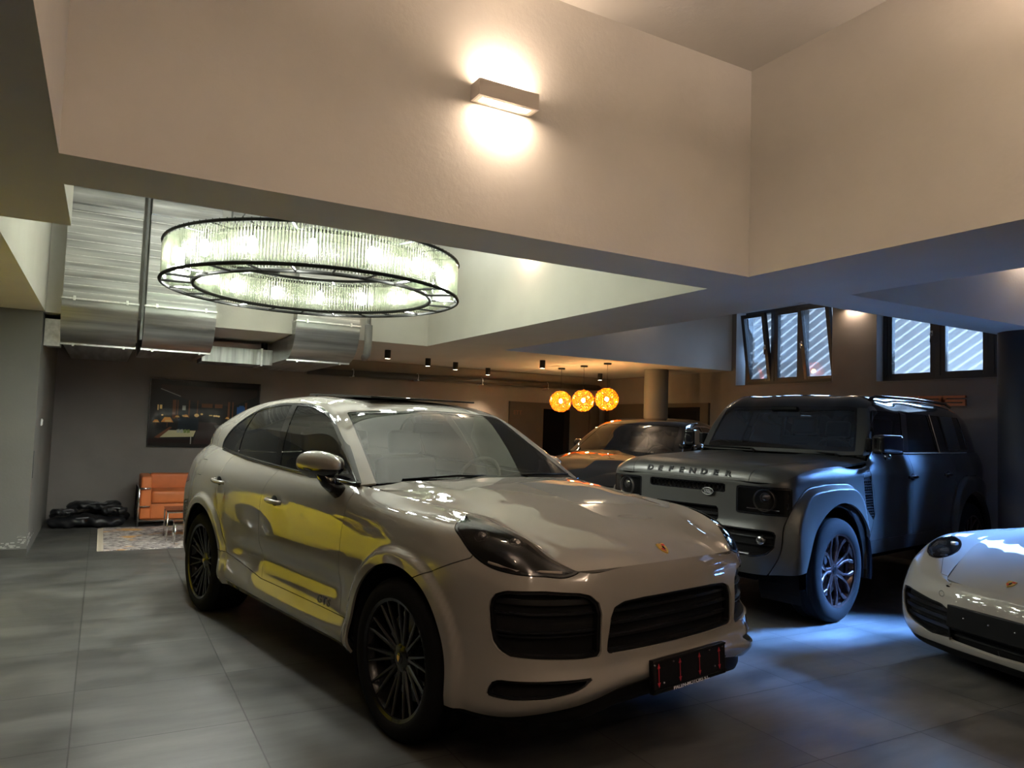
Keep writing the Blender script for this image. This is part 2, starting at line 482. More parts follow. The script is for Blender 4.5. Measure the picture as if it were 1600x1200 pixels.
# ------------------------------------------------------------------ ring chandelier
def crystal():
    m = bpy.data.materials.new('crystal_glass_rod'); m.use_nodes = True
    t = m.node_tree; t.nodes.clear()
    out = t.nodes.new('ShaderNodeOutputMaterial')
    tr = t.nodes.new('ShaderNodeBsdfTransparent'); tr.inputs[0].default_value = (0.82, 0.87, 0.79, 1)
    tl = t.nodes.new('ShaderNodeBsdfTranslucent'); tl.inputs[0].default_value = (0.88, 0.90, 0.74, 1)
    gl = t.nodes.new('ShaderNodeBsdfGlossy'); gl.inputs['Roughness'].default_value = 0.05; gl.inputs[0].default_value = (1, 1, 0.97, 1)
    a = t.nodes.new('ShaderNodeMixShader'); a.inputs[0].default_value = 0.20
    b = t.nodes.new('ShaderNodeMixShader')
    fr = t.nodes.new('ShaderNodeFresnel'); fr.inputs[0].default_value = 1.5
    t.links.new(tr.outputs[0], a.inputs[1]); t.links.new(tl.outputs[0], a.inputs[2])
    t.links.new(fr.outputs[0], b.inputs[0]); t.links.new(a.outputs[0], b.inputs[1]); t.links.new(gl.outputs[0], b.inputs[2])
    t.links.new(b.outputs[0], out.inputs[0])
    return m
M_CRYSTAL = crystal()
M_BULB = mat('bulb_glow', (1, 1, 1), emit=(0.95, 1.0, 0.90), estr=50.0)

M_RINGBLACK = mat('black_ring_frame', (0.010, 0.010, 0.009), rough=0.6, spec=0.15)

def chandelier():
    cx, cy, z0 = 1.57, 6.42, 2.60
    Ro, Ri, H = 1.225, 1.005, 0.30
    root = empty('ring_chandelier', 'large round crystal rod chandelier hanging in the light well', 'chandelier', (cx, cy, z0))
    def ring(r, z, a, seg=96): return [(r * math.cos(2 * PI * k / seg), r * math.sin(2 * PI * k / seg), z) for k in range(seg)], a
    for nm, r, z, a in (('bottom_outer_ring', Ro + 0.012, -0.004, 0.015), ('bottom_inner_ring', Ri - 0.012, -0.004, 0.015), ('top_outer_ring', Ro + 0.005, H + 0.012, 0.014), ('top_inner_ring', Ri - 0.005, H + 0.012, 0.014)):
        MB().tube(ring(r, z, a)[0], a, seg=8, closed=True).build(nm, M_RINGBLACK, root, smooth=True)
    for k in range(24):
        a = 2 * PI * (k + 0.5) / 24
        c, s = math.cos(a), math.sin(a)
        MB().tube([(Ri * c, Ri * s, -0.004), (Ro * c, Ro * s, -0.004)], 0.009, seg=6).build('spoke', M_RINGBLACK, root)
        MB().tube([(Ri * c, Ri * s, H + 0.01), (Ro * c, Ro * s, H + 0.01)], 0.007, seg=6).build('top_spoke', M_BLACKMETAL, root)
    # stud band of the top ring
    b = MB()
    for k in range(120):
        a = 2 * PI * k / 120; c, s = math.cos(a), math.sin(a)
        b.tube([(Ro * c, Ro * s, H - 0.012), ((Ro + 0.006) * c, (Ro + 0.006) * s, H + 0.03)], 0.004, seg=4)
    b.build('hook_band', M_BLACKMETAL, root)
    # crystal rods: two rows; the nearest hundred are parts, the rest one part
    rods = [(Ro, 2 * PI * k / 300) for k in range(300)] + [(Ri, 2 * PI * k / 246) for k in range(246)]
    def rod(b, r, a):
        x, y = r * math.cos(a), r * math.sin(a)
        j = 0.002 * math.sin(a * 57.0)
        M = Matrix.Translation((x, y, 0)) @ Matrix.Rotation(a, 4, 'Z')
        b.lathe([(0.0, 0.012), (0.006, 0.02), (0.0088, 0.03), (0.0088, H - 0.03), (0.006, H - 0.015), (0.002, H)], seg=6, M=M @ Matrix.Translation((j, 0, 0)))
    rods.sort(key=lambda q: (cx + q[0] * math.cos(q[1])) ** 2 + (cy + q[0] * math.sin(q[1])) ** 2)
    me = None
    for r, a in rods[:100]:
        if me is None:
            b = MB(); rod(b, 0.0, 0.0); o0 = b.build('crystal_rod', M_CRYSTAL, root, smooth=True); me = o0.data
            o0.location = (r * math.cos(a), r * math.sin(a), 0)
        else:
            o = bpy.data.objects.new('crystal_rod', me); COL.objects.link(o); o.parent = root
            o.location = (r * math.cos(a), r * math.sin(a), 0); o.rotation_euler = (0, 0, a)
    b = MB()
    for r, a in rods[100:]: rod(b, r, a)
    tag(b.build('crystal_rod_rows', M_CRYSTAL, root, smooth=True), kind='stuff')
    # lamps between the two rows
    for k in range(16):
        a = 2 * PI * (k + .3) / 16; r = (Ro + Ri) / 2
        s = MB().lathe([(0.0, 0.09), (0.022, 0.10), (0.034, 0.13), (0.034, 0.18), (0.018, 0.215), (0.0, 0.22)], seg=10).build('bulb', M_BULB, root, smooth=True)
        s.location = (r * math.cos(a), r * math.sin(a), 0)
        c = MB().lathe([(0.0, 0.22), (0.014, 0.22), (0.014, H), (0.0, H)], seg=8).build('bulb_socket', M_BLACKMETAL, root)
        c.location = s.location
    for k in range(8):      # light thrown down and up between the two rows of rods
        a = 2 * PI * (k + .5) / 8; r = (Ro + Ri) / 2
        lamp('chandelier_light', 'AREA', (r * math.cos(a), r * math.sin(a), 0.01), 15, (0.95, 1.0, 0.93), size=0.12, size_y=0.12, rot=(0, 0, 0), parent=root)
        lamp('chandelier_light', 'AREA', (r * math.cos(a), r * math.sin(a), H - 0.01), 6.5, (0.92, 1.0, 0.92), size=0.12, size_y=0.12, rot=(PI, 0, 0), parent=root)
    for k in range(4):
        a = PI / 4 + PI / 2 * k
        x, y = Ro * math.cos(a) * 0.92, Ro * math.sin(a) * 0.92
        MB().tube([(x, y, H), (x * 0.3, y * 0.3, ZT - z0 - 0.05)], 0.003, seg=5).build('hanging_wire', M_BLACKMETAL, root)
    MB().lathe([(0, 0), (0.42, 0), (0.42, -0.05), (0, -0.05)], seg=32).build('ceiling_canopy', M_BLACKMETAL, root, auto=30).location = (0, 0, ZT - z0)
    return root
chandelier()

# ------------------------------------------------------------------ cylinder downlights
M_SPOTGLOW = mat('downlight_glow', (1, 0.9, 0.7), emit=(1.0, 0.85, 0.6), estr=9.0)
def downlight(x, y, where, power=75):
    root = empty('ceiling_downlight', 'black cylinder downlight ' + where, 'downlight', (x, y, ZC), 0, 'black cylinder downlights under the low back ceiling')
    MB().lathe([(0, 0), (0.044, 0), (0.044, -0.125), (0.036, -0.125), (0.036, -0.1235)], seg=24).build('housing', M_BLACKMETAL, root, auto=40)
    MB().lathe([(0, -0.124), (0.036, -0.124)], seg=24).build('lens', M_SPOTGLOW, root)
    lamp('downlight_beam', 'SPOT', (0, 0, -0.13), power, (1.0, 0.76, 0.5), rot=(0, 0, 0), spot=R(85), blend=0.7, radius=0.03, parent=root)
for x, y, s in ((3.53, 10.07, 'nearest the last duct, leftmost in the open row'), (4.47, 10.83, 'second in the row from the ducts'), (5.08, 11.11, 'third in the row from the ducts'),
                (6.00, 11.72, 'farthest back in the row, near the back wall'), (5.88, 9.65, 'beside the amber globe pendants, in front of them'), (8.0, 11.07, 'behind the rightmost amber globe pendant'),
                (1.92, 10.61, 'between the second and third metal duct')):
    downlight(x, y, s)

# ------------------------------------------------------------------ amber globe pendants
def amber():
    m = bpy.data.materials.new('amber_crystal_beads'); m.use_nodes = True
    t = m.node_tree; t.nodes.clear()
    out = t.nodes.new('ShaderNodeOutputMaterial')
    tl = t.nodes.new('ShaderNodeBsdfTranslucent'); tl.inputs[0].default_value = (1.0, 0.36, 0.03, 1)
    tr = t.nodes.new('ShaderNodeBsdfTransparent'); tr.inputs[0].default_value = (1.0, 0.62, 0.18, 1)
    gl = t.nodes.new('ShaderNodeBsdfGlossy'); gl.inputs['Roughness'].default_value = 0.15
    a = t.nodes.new('ShaderNodeMixShader'); a.inputs[0].default_value = 0.35
    b = t.nodes.new('ShaderNodeMixShader'); b.inputs[0].default_value = 0.12
    t.links.new(tl.outputs[0], a.inputs[1]); t.links.new(tr.outputs[0], a.inputs[2])
    t.links.new(a.outputs[0], b.inputs[1]); t.links.new(gl.outputs[0], b.inputs[2]); t.links.new(b.outputs[0], out.inputs[0])
    return m
M_AMBER = amber()
M_BULB2 = mat('amber_bulb_glow', (1, 0.8, 0.4), emit=(1.0, 0.62, 0.22), estr=330.0)
def pendant(x, y, zc, r, label, seed):
    rnd = random.Random(seed)
    root = empty('globe_pendant', label, 'pendant lamp', (x, y, ZC), 0, 'amber globe pendants hanging in a row')
    MB().lathe([(0, 0), (0.06, 0), (0.06, -0.025), (0, -0.025)], seg=24).build('ceiling_rose', M_BLACKMETAL, root, auto=40)
    MB().tube([(0, 0, -0.02), (0, 0, zc + r - ZC - 0.05)], 0.003, seg=5).build('cable', M_BLACKMETAL, root)
    b = MB(); n = 430
    for k in range(n):
        z = 1 - 2 * (k + 0.5) / n; a = k * 2.399963; q = math.sqrt(1 - z * z)
        rr = r * rnd.uniform(0.90, 1.0)
        s = rnd.uniform(0.010, 0.0155)
        ic = bmesh.ops.create_icosphere(b.bm, subdivisions=1, radius=s)
        bmesh.ops.translate(b.bm, verts=ic['verts'], vec=(rr * q * math.cos(a), rr * q * math.sin(a), rr * z * 0.96))
    g = b.build('bead_globe', M_AMBER, root); g.location = (0, 0, zc - ZC)
    s = MB().lathe([(0, -0.03), (0.02, -0.025), (0.03, 0), (0.022, 0.03), (0, 0.045)], seg=12).build('bulb', M_BULB2, root, smooth=True)
    s.location = (0, 0, zc - ZC)
pendant(6.86, 10.62, 1.965, 0.185, 'amber bead globe pendant, leftmost and farthest of the three', 1)
pendant(6.83, 9.90, 1.965, 0.180, 'amber bead globe pendant in the middle of the three', 2)
pendant(6.80, 9.22, 1.975, 0.178, 'amber bead globe pendant, rightmost and nearest the column', 3)

# ------------------------------------------------------------------ air ducts
def duct_material(name, axis):
    m, t, b = nt(name)
    b.inputs['Metallic'].default_value = 0.85
    tc = t.nodes.new('ShaderNodeTexCoord')
    w = t.nodes.new('ShaderNodeTexWave'); w.wave_type = 'BANDS'; w.bands_direction = axis
    w.inputs['Scale'].default_value = 2.6; w.inputs['Distortion'].default_value = 0.25; w.inputs['Detail'].default_value = 2
    n = t.nodes.new('ShaderNodeTexNoise'); n.inputs['Scale'].default_value = 3; n.inputs['Detail'].default_value = 6
    mp = t.nodes.new('ShaderNodeMapping')
    mp.inputs['Scale'].default_value = (0.4, 0.4, 7) if axis == 'Z' else (7, 0.4, 0.4)
    t.links.new(tc.outputs['Object'], mp.inputs[0]); t.links.new(mp.outputs[0], n.inputs['Vector'])
    t.links.new(tc.outputs['Object'], w.inputs['Vector'])
    cr = t.nodes.new('ShaderNodeMapRange'); cr.inputs['From Min'].default_value = 0.3; cr.inputs['From Max'].default_value = 0.7
    cr.inputs['To Min'].default_value = 0.26; cr.inputs['To Max'].default_value = 0.52
    t.links.new(n.outputs['Fac'], cr.inputs['Value'])
    cm = t.nodes.new('ShaderNodeCombineColor')
    for i in range(3): t.links.new(cr.outputs[0], cm.inputs[i])
    t.links.new(cm.outputs[0], b.inputs['Base Color'])
    b.inputs['Roughness'].default_value = 0.33
    bp = t.nodes.new('ShaderNodeBump'); bp.inputs['Strength'].default_value = 0.35; bp.inputs['Distance'].default_value = 0.01
    t.links.new(w.outputs['Fac'], bp.inputs['Height']); t.links.new(bp.outputs[0], b.inputs['Normal'])
    return m
M_DUCT = duct_material('aluminium_duct_sheet', 'Z')
M_DUCTX = duct_material('aluminium_duct_sheet_lengthwise', 'X')
M_FOIL = mat('bright_duct_flange', (0.75, 0.75, 0.74), rough=0.3, metal=0.9, noise=0.2, nscale=20)

def duct_drop(x0, x1, yf, label, back_len, group='sheet metal air ducts dropping into the light well'):
    root = empty('air_duct', label, 'air duct', ((x0 + x1) / 2, yf, 0), 0, group)
    w = (x1 - x0) / 2
    dep = 0.205
    zs = 2.68
    MB().box(-w, w, 0, dep, zs, ZT - 0.25).box(-w - 0.004, w + 0.004, -0.02, 0.01, 3.62, 3.68).build('vertical_duct', M_DUCT, root)
    MB().box(-w, w, -0.10, dep, ZT - 0.25, ZT, bevel=0.0).build('duct_collar', M_DUCT, root)
    # stiffening ribs across the sheet
    b = MB()
    for k in range(12):
        z = zs + 0.07 + k * 0.078
        b.box(-w + 0.002, w - 0.002, -0.003, 0.001, z, z + 0.006)
    b.build('sheet_ribs', M_FOIL, root)
    # elbow: outer curve sweeps down and towards the back wall
    Rr = 0.43; b = MB(); n = 14
    A = [(0 + Rr - Rr * math.cos(a), zs - Rr * math.sin(a)) for a in [PI / 2 * k / n for k in range(n + 1)]]
    top = [(Rr, ZC - 0.012), (dep, ZC - 0.012), (dep, zs)]
    prof = A + top
    b.prism([(-w - 0.008, y, z) for y, z in prof], (2 * w + 0.016, 0, 0))
    b.build('elbow', M_DUCT, root, auto=30)
    # horizontal run under the low ceiling
    zb = zs - Rr
    MB().box(-w, w, Rr, Rr + back_len, zb, ZC - 0.012).build('horizontal_duct', M_DUCTX, root)
    # flanges and clamps
    MB().box(-w - 0.014, w + 0.014, -0.02, dep, zs - 0.006, zs + 0.012).build('flange', M_FOIL, root)
    MB().box(-w - 0.014, w + 0.014, Rr - 0.01, Rr + 0.012, zb - 0.02, zb + 0.006).build('flange', M_FOIL, root)
    for s in (-0.35, 0.35):
        MB().box(2 * w * s - 0.012, 2 * w * s + 0.012, -0.032, -0.018, zs - 0.02, zs + 0.03, bevel=0.003).build('clamp', M_FOIL, root)
        MB().box(2 * w * s - 0.012, 2 * w * s + 0.012, Rr - 0.03, Rr - 0.005, zb - 0.035, zb - 0.0, bevel=0.003).build('clamp', M_FOIL, root)
    for z in (3.32, 3.24):
        pass
    return root
duct_drop(-0.43, 0.27, 8.90, 'wide sheet metal duct, leftmost of the three', 2.7)
duct_drop(0.348, 1.06, 8.90, 'wide sheet metal duct, middle of the three beside the leftmost', 1.6)
duct_drop(1.97, 2.74, 8.90, 'sheet metal duct under the chandelier, rightmost of the three', 2.4)
tag(MB().box(0.302, 0.326, 8.82, 8.862, 2.30, 3.925).build('duct_rail', mat('grey_steel_rail', (0.14, 0.14, 0.14), rough=0.5, metal=0.5)), 'dark steel hanging rail between the two left ducts', 'rail')
t_ = empty('cross_duct', 'ribbed sheet metal duct running sideways under the low ceiling', 'air duct', (1.512, 10.25, 0))
MB().box(-0.43, 0.455, 0, 0.55, 2.215, 2.42).build('duct_body', M_DUCTX, t_)
MB().box(0.30, 0.325, -0.014, 0.56, 2.20, 2.435).build('flange', M_FOIL, t_)
t_ = empty('end_duct', 'short flanged duct end by the left wall', 'air duct', (-0.535, 9.3, 0))
MB().box(-0.055, 0.08, 0, 0.5, 2.22, 2.47).build('duct_body', M_DUCT, t_)
MB().box(-0.058, 0.09, -0.014, 0.0, 2.20, 2.49).build('flange', M_FOIL, t_)
t_ = empty('high_duct', 'angled sheet metal duct high behind the chandelier', 'air duct', (1.45, 8.92, 0))
b = MB().box(-0.26, 0.30, 0, 0.16, 3.25, ZT)
b.build('duct_body', M_DUCT, t_)
MB().box(-0.28, 0.32, -0.012, 0.17, 3.25, 3.28).build('flange', M_FOIL, t_)

M_PIPE = mat('grey_painted_pipe', (0.16, 0.155, 0.15), rough=0.45)
t_ = empty('drain_pipe', 'grey pipe dropping beside the rightmost duct', 'pipe', (2.83, 8.82, 0))
MB().tube([(0, 0, ZT), (0, 0, 2.48)], 0.028, seg=12).build('thin_pipe', M_FOIL, t_, smooth=True)
MB().tube([(0, 0, 2.70), (0, 0, 2.42), (0.0, 0.03, 2.36), (0.02, 0.10, 2.33), (0.06, 0.3, 2.32)], 0.048, seg=16).build('wide_pipe', M_PIPE, t_, smooth=True)
t_ = empty('wall_pipe', 'long dark pipe running along the top of the back wall', 'pipe', (0, WY, 0))
M_PIPE2 = mat('dark_painted_pipe', (0.075, 0.068, 0.062), rough=0.4)
MB().tube([(2.85, -0.13, 2.29), (8.55, -0.13, 2.33)], 0.055, seg=16).build('pipe_run', M_PIPE2, t_, smooth=True)
MB().tube([(8.2, -0.13, 2.33), (8.62, -0.13, 2.33), (8.70, -0.13, 2.30), (8.72, -0.13, 2.22), (8.72, -0.13, 1.5)], 0.05, seg=16).build('pipe_bend', M_PIPE2, t_, smooth=True)
for x in (3.6, 4.75, 6.0, 7.4):
    MB().box(x - 0.012, x + 0.012, -0.2, 0, 2.24, 2.262).tube([(x, -0.135 + 0.062 * math.cos(q), 2.31 + 0.062 * math.sin(q)) for q in [2 * PI * k / 16 for k in range(16)]], 0.006, seg=5, closed=True).build('pipe_clamp', M_FOIL, t_)

# ------------------------------------------------------------------ switch and slot on the left wall
t_ = empty('wall_switch', 'small white switch on the side of the left wall', 'light switch', (-0.60, 9.86, 1.37))
MB().box(0, 0.012, -0.04, 0.04, -0.04, 0.04, bevel=0.003).build('plate', mat('white_plastic', (0.8, 0.79, 0.76), rough=0.4), t_)
MB().box(0.012, 0.018, -0.025, 0.025, -0.03, 0.03, bevel=0.002).build('rocker', mat('white_rocker', (0.85, 0.84, 0.8), rough=0.4), t_)
tag(MB().box(-0.6, -0.594, 9.10, 9.135, 0.80, 1.08).build('wall_slot_plate', mat('dark_slot', (0.05, 0.05, 0.048), rough=0.6)), 'narrow dark plate set upright in the left wall corner', 'wall plate')

# ------------------------------------------------------------------ orange leather sofa
M_LEATHER = mat('tan_orange_leather', (0.56, 0.155, 0.045), rough=0.42, noise=0.10, nscale=6, bump=0.12, bscale=120)
def cushion(b, x0, x1, y0, y1, z0, z1, bev=0.035):
    b.box(x0, x1, y0, y1, z0, z1, bevel=bev, seg=4)
def puffed(name, dims, parent, bev=0.04, puff=0.012):
    b = MB(); cushion(b, *dims, bev)
    o = b.build(name, M_LEATHER, parent, smooth=True)
    return o
def sofa():
    root = empty('sofa', 'two seat orange leather sofa with a chrome tube frame', 'sofa', (1.29, 11.42, 0))
    W, D = 0.79, 0.36
    puffed('base', (-W + 0.14, W - 0.14, -D + 0.03, D - 0.14, 0.09, 0.30), root, 0.015)
    for s in (-1, 1):
        puffed('seat_cushion', ((-0.645, -0.003) if s < 0 else (0.003, 0.645)) + (-D + 0.0, D - 0.16, 0.30, 0.47), root, 0.04)
        puffed('back_cushion', ((-0.645, -0.003) if s < 0 else (0.003, 0.645)) + (D - 0.20, D - 0.02, 0.44, 0.67), root, 0.035)
        puffed('armrest', ((-W + 0.01, -W + 0.145) if s < 0 else (W - 0.145, W - 0.01)) + (-D + 0.0, D - 0.03, 0.09, 0.665), root, 0.03)
        x = s * (W + 0.008)
        f = MB()
        f.tube([(x, -D - 0.02, 0.0), (x, -D - 0.02, 0.50), (x, -D - 0.0, 0.515), (x, D, 0.515), (x, D + 0.02, 0.50), (x, D + 0.02, 0.0)], 0.014, seg=12)
        f.tube([(x, -D - 0.02, 0.29), (x, D + 0.02, 0.29)], 0.009, seg=10)
        f.tube([(x - s * 0.14, -D - 0.02, 0.505), (x, -D - 0.02, 0.505)], 0.013, seg=12).tube([(x - s * 0.14, -D - 0.02, 0.265), (x, -D - 0.02, 0.265)], 0.010, seg=12)
        f.build('chrome_frame', M_CHROME, root, smooth=True)
    MB().tube([(-W, -D - 0.02, 0.075), (W, -D - 0.02, 0.075)], 0.017, seg=12).tube([(-W, D + 0.01, 0.075), (W, D + 0.01, 0.075)], 0.017, seg=12).build('base_rail', M_CHROME, root, smooth=True)
sofa()

# ------------------------------------------------------------------ glass coffee table with a nested low table
M_TGLASS = glass_mat('smoked_table_glass', (0.62, 0.60, 0.58), 0.06, ior=1.5)
def table(x0, x1, y0, y1, h, label):
    root = empty('coffee_table', label, 'coffee table', ((x0 + x1) / 2, (y0 + y1) / 2, 0.0115))
    w, d = (x1 - x0) / 2, (y1 - y0) / 2
    MB().box(-w, w, -d, d, h - 0.012, h, bevel=0.003).build('glass_top', M_TGLASS, root)
    for sx in (-1, 1):
        for sy in (-1, 1):
            x, y = sx * (w - 0.012), sy * (d - 0.012)
            MB().tube([(x, y, 0.0), (x, y, h - 0.03)], 0.009, seg=10).build('leg', M_CHROME, root, smooth=True)
    a, c = w - 0.012, d - 0.012
    MB().tube([(-a, -c, h - 0.024), (a, -c, h - 0.024), (a, c, h - 0.024), (-a, c, h - 0.024)], 0.009, seg=8, closed=True).build('rail', M_CHROME, root, smooth=True)
    return root
table(0.735, 1.60, 9.62, 10.10, 0.36, 'glass topped coffee table with thin chrome legs on the rug')
table(0.80, 1.50, 9.36, 9.58, 0.25, 'lower glass side table with chrome legs in front of the taller one')

# ------------------------------------------------------------------ patterned rug
def rug_material():
    m, t, b = nt('faded_vintage_rug_weave')
    N, Lk = t.nodes, t.links
    tc = N.new('ShaderNodeTexCoord')
    n1 = N.new('ShaderNodeTexNoise'); n1.inputs['Scale'].default_value = 14; n1.inputs['Detail'].default_value = 9; n1.inputs['Roughness'].default_value = 0.75
    mp = N.new('ShaderNodeMapping'); mp.inputs['Scale'].default_value = (1.0, 2.2, 1)
    Lk.new(tc.outputs['Object'], mp.inputs[0]); Lk.new(mp.outputs[0], n1.inputs['Vector'])
    cr = N.new('ShaderNodeValToRGB'); e = cr.color_ramp.elements
    e[0].position = 0.36; e[0].color = (0.06, 0.055, 0.07, 1)
    e[1].position = 0.62; e[1].color = (0.68, 0.62, 0.57, 1)
    for p, c in ((0.46, (0.20, 0.17, 0.17, 1)), (0.52, (0.42, 0.37, 0.35, 1)), (0.75, (0.78, 0.72, 0.62, 1))):
        k = e.new(p); k.color = c
    Lk.new(n1.outputs['Fac'], cr.inputs[0])
    n2 = N.new('ShaderNodeTexNoise'); n2.inputs['Scale'].default_value = 2.6; n2.inputs['Detail'].default_value = 5
    Lk.new(tc.outputs['Object'], n2.inputs['Vector'])
    r2 = N.new('ShaderNodeMapRange'); r2.inputs['From Min'].default_value = 0.56; r2.inputs['From Max'].default_value = 0.66
    Lk.new(n2.outputs['Fac'], r2.inputs['Value'])
    mx = N.new('ShaderNodeMix'); mx.data_type = 'RGBA'
    Lk.new(r2.outputs[0], mx.inputs[0]); Lk.new(cr.outputs[0], mx.inputs[6]); mx.inputs[7].default_value = (0.62, 0.34, 0.13, 1)
    Lk.new(mx.outputs[2], b.inputs['Base Color'])
    b.inputs['Roughness'].default_value = 0.95; b.inputs['Specular IOR Level'].default_value = 0.1
    return m
t_ = empty('patterned_rug', 'faded cream, grey and ochre patterned rug under the coffee table', 'rug', (1.30, 10.05, 0))
MB().box(-1.21, 1.21, -0.86, 0.90, 0.0, 0.011).build('rug_pile', rug_material(), t_)
M_FRINGE = mat('cream_fringe', (0.55, 0.48, 0.38), rough=0.95)
for s in (-1, 1):
    b = MB(); n = 110
    for k in range(n):
        y = -0.86 + 1.76 * (k + 0.5) / n
        b.box(*sorted((s * 1.21, s * (1.262 + 0.006 * math.sin(k * 2.3)))), y - 0.005, y + 0.006, 0.001, 0.006)
    b.box(*sorted((s * 1.205, s * 1.225)), -0.86, 0.90, 0.0, 0.012)
    b.build('fringe', M_FRINGE, t_)

# ------------------------------------------------------------------ heap of black fabric bags
M_BAG = mat('black_nylon', (0.010, 0.010, 0.012), rough=0.38, bump=0.6, bscale=14)
M_BAGTRIM = mat('grey_bag_trim', (0.12, 0.12, 0.13), rough=0.5)
def bag(cx, cy, cz, L, W, H, rz, label, seed, flat=1.0):
    rnd = random.Random(seed)
    root = empty('fabric_bag', label, 'bag', (cx, cy, cz), rz, 'black fabric bags heaped by the back wall')
    bm = bmesh.new(); nu, nv = 40, 18
    ph = [rnd.uniform(0, 6.28) for _ in range(8)]
    rows = []
    for i in range(nu + 1):
        u = -1 + 2 * i / nu
        prof = max(0.0, 1 - abs(u) ** 5) ** 0.5
        row = []
        for j in range(nv):
            a = 2 * PI * j / nv
            c, s = math.cos(a), math.sin(a)
            sq = 1.0 / max(abs(c) ** 2.6 + abs(s) ** 2.6, 1e-6) ** (1 / 2.6)
            w = 1 + 0.10 * math.sin(9 * u + ph[0] + 2 * c) + 0.06 * math.sin(17 * u + ph[1] + 3 * s) + 0.05 * math.sin(29 * u + 5 * a + ph[2])
            y = c * sq * W / 2 * prof * w; z = s * sq * H / 2 * prof * w + H / 2
            z += 0.10 * H * math.sin(5 * u + ph[3])
            row.append(bm.verts.new((u * L / 2, y + 0.03 * math.sin(3 * u + ph[4]), max(z, 0.0))))
        rows.append(row)
    for i in range(nu):
        for j in range(nv):
            bm.faces.new((rows[i][j], rows[i + 1][j], rows[i + 1][(j + 1) % nv], rows[i][(j + 1) % nv]))
    bmesh.ops.remove_doubles(bm, verts=bm.verts, dist=0.0005)
    bmesh.ops.recalc_face_normals(bm, faces=bm.faces)
    me = bpy.data.meshes.new('bag_body'); bm.to_mesh(me); bm.free()
    link('bag_body', me, M_BAG, root, smooth=True)
    MB().tube([(L * 0.18 * math.cos(q) + 0.03, -W * 0.36 - 0.02 * math.sin(q), H * 0.80 + 0.10 * H * math.sin(q)) for q in [PI * k / 10 for k in range(11)]], 0.010, seg=6).build('strap', M_BAGTRIM, root, smooth=True)
    return root
bag(-0.10, 11.22, 0, 0.92, 0.38, 0.15, R(3), 'long black bag lying at the front of the heap, against the left wall', 1)
bag(-0.06, 11.72, 0, 0.98, 0.38, 0.17, R(-2), 'long black bag at the back of the heap, flat on the floor', 4)
bag(-0.02, 11.50, 0.19, 0.66, 0.30, 0.11, R(4), 'black bag lying on top of the heap', 3)
bag(0.22, 11.17, 0.165, 0.30, 0.20, 0.10, R(-20), 'small bulging black pouch at the right top end of the heap', 6)
bag(-0.36, 11.17, 0.165, 0.32, 0.22, 0.08, R(14), 'small flat black pouch at the left top end of the heap', 8)

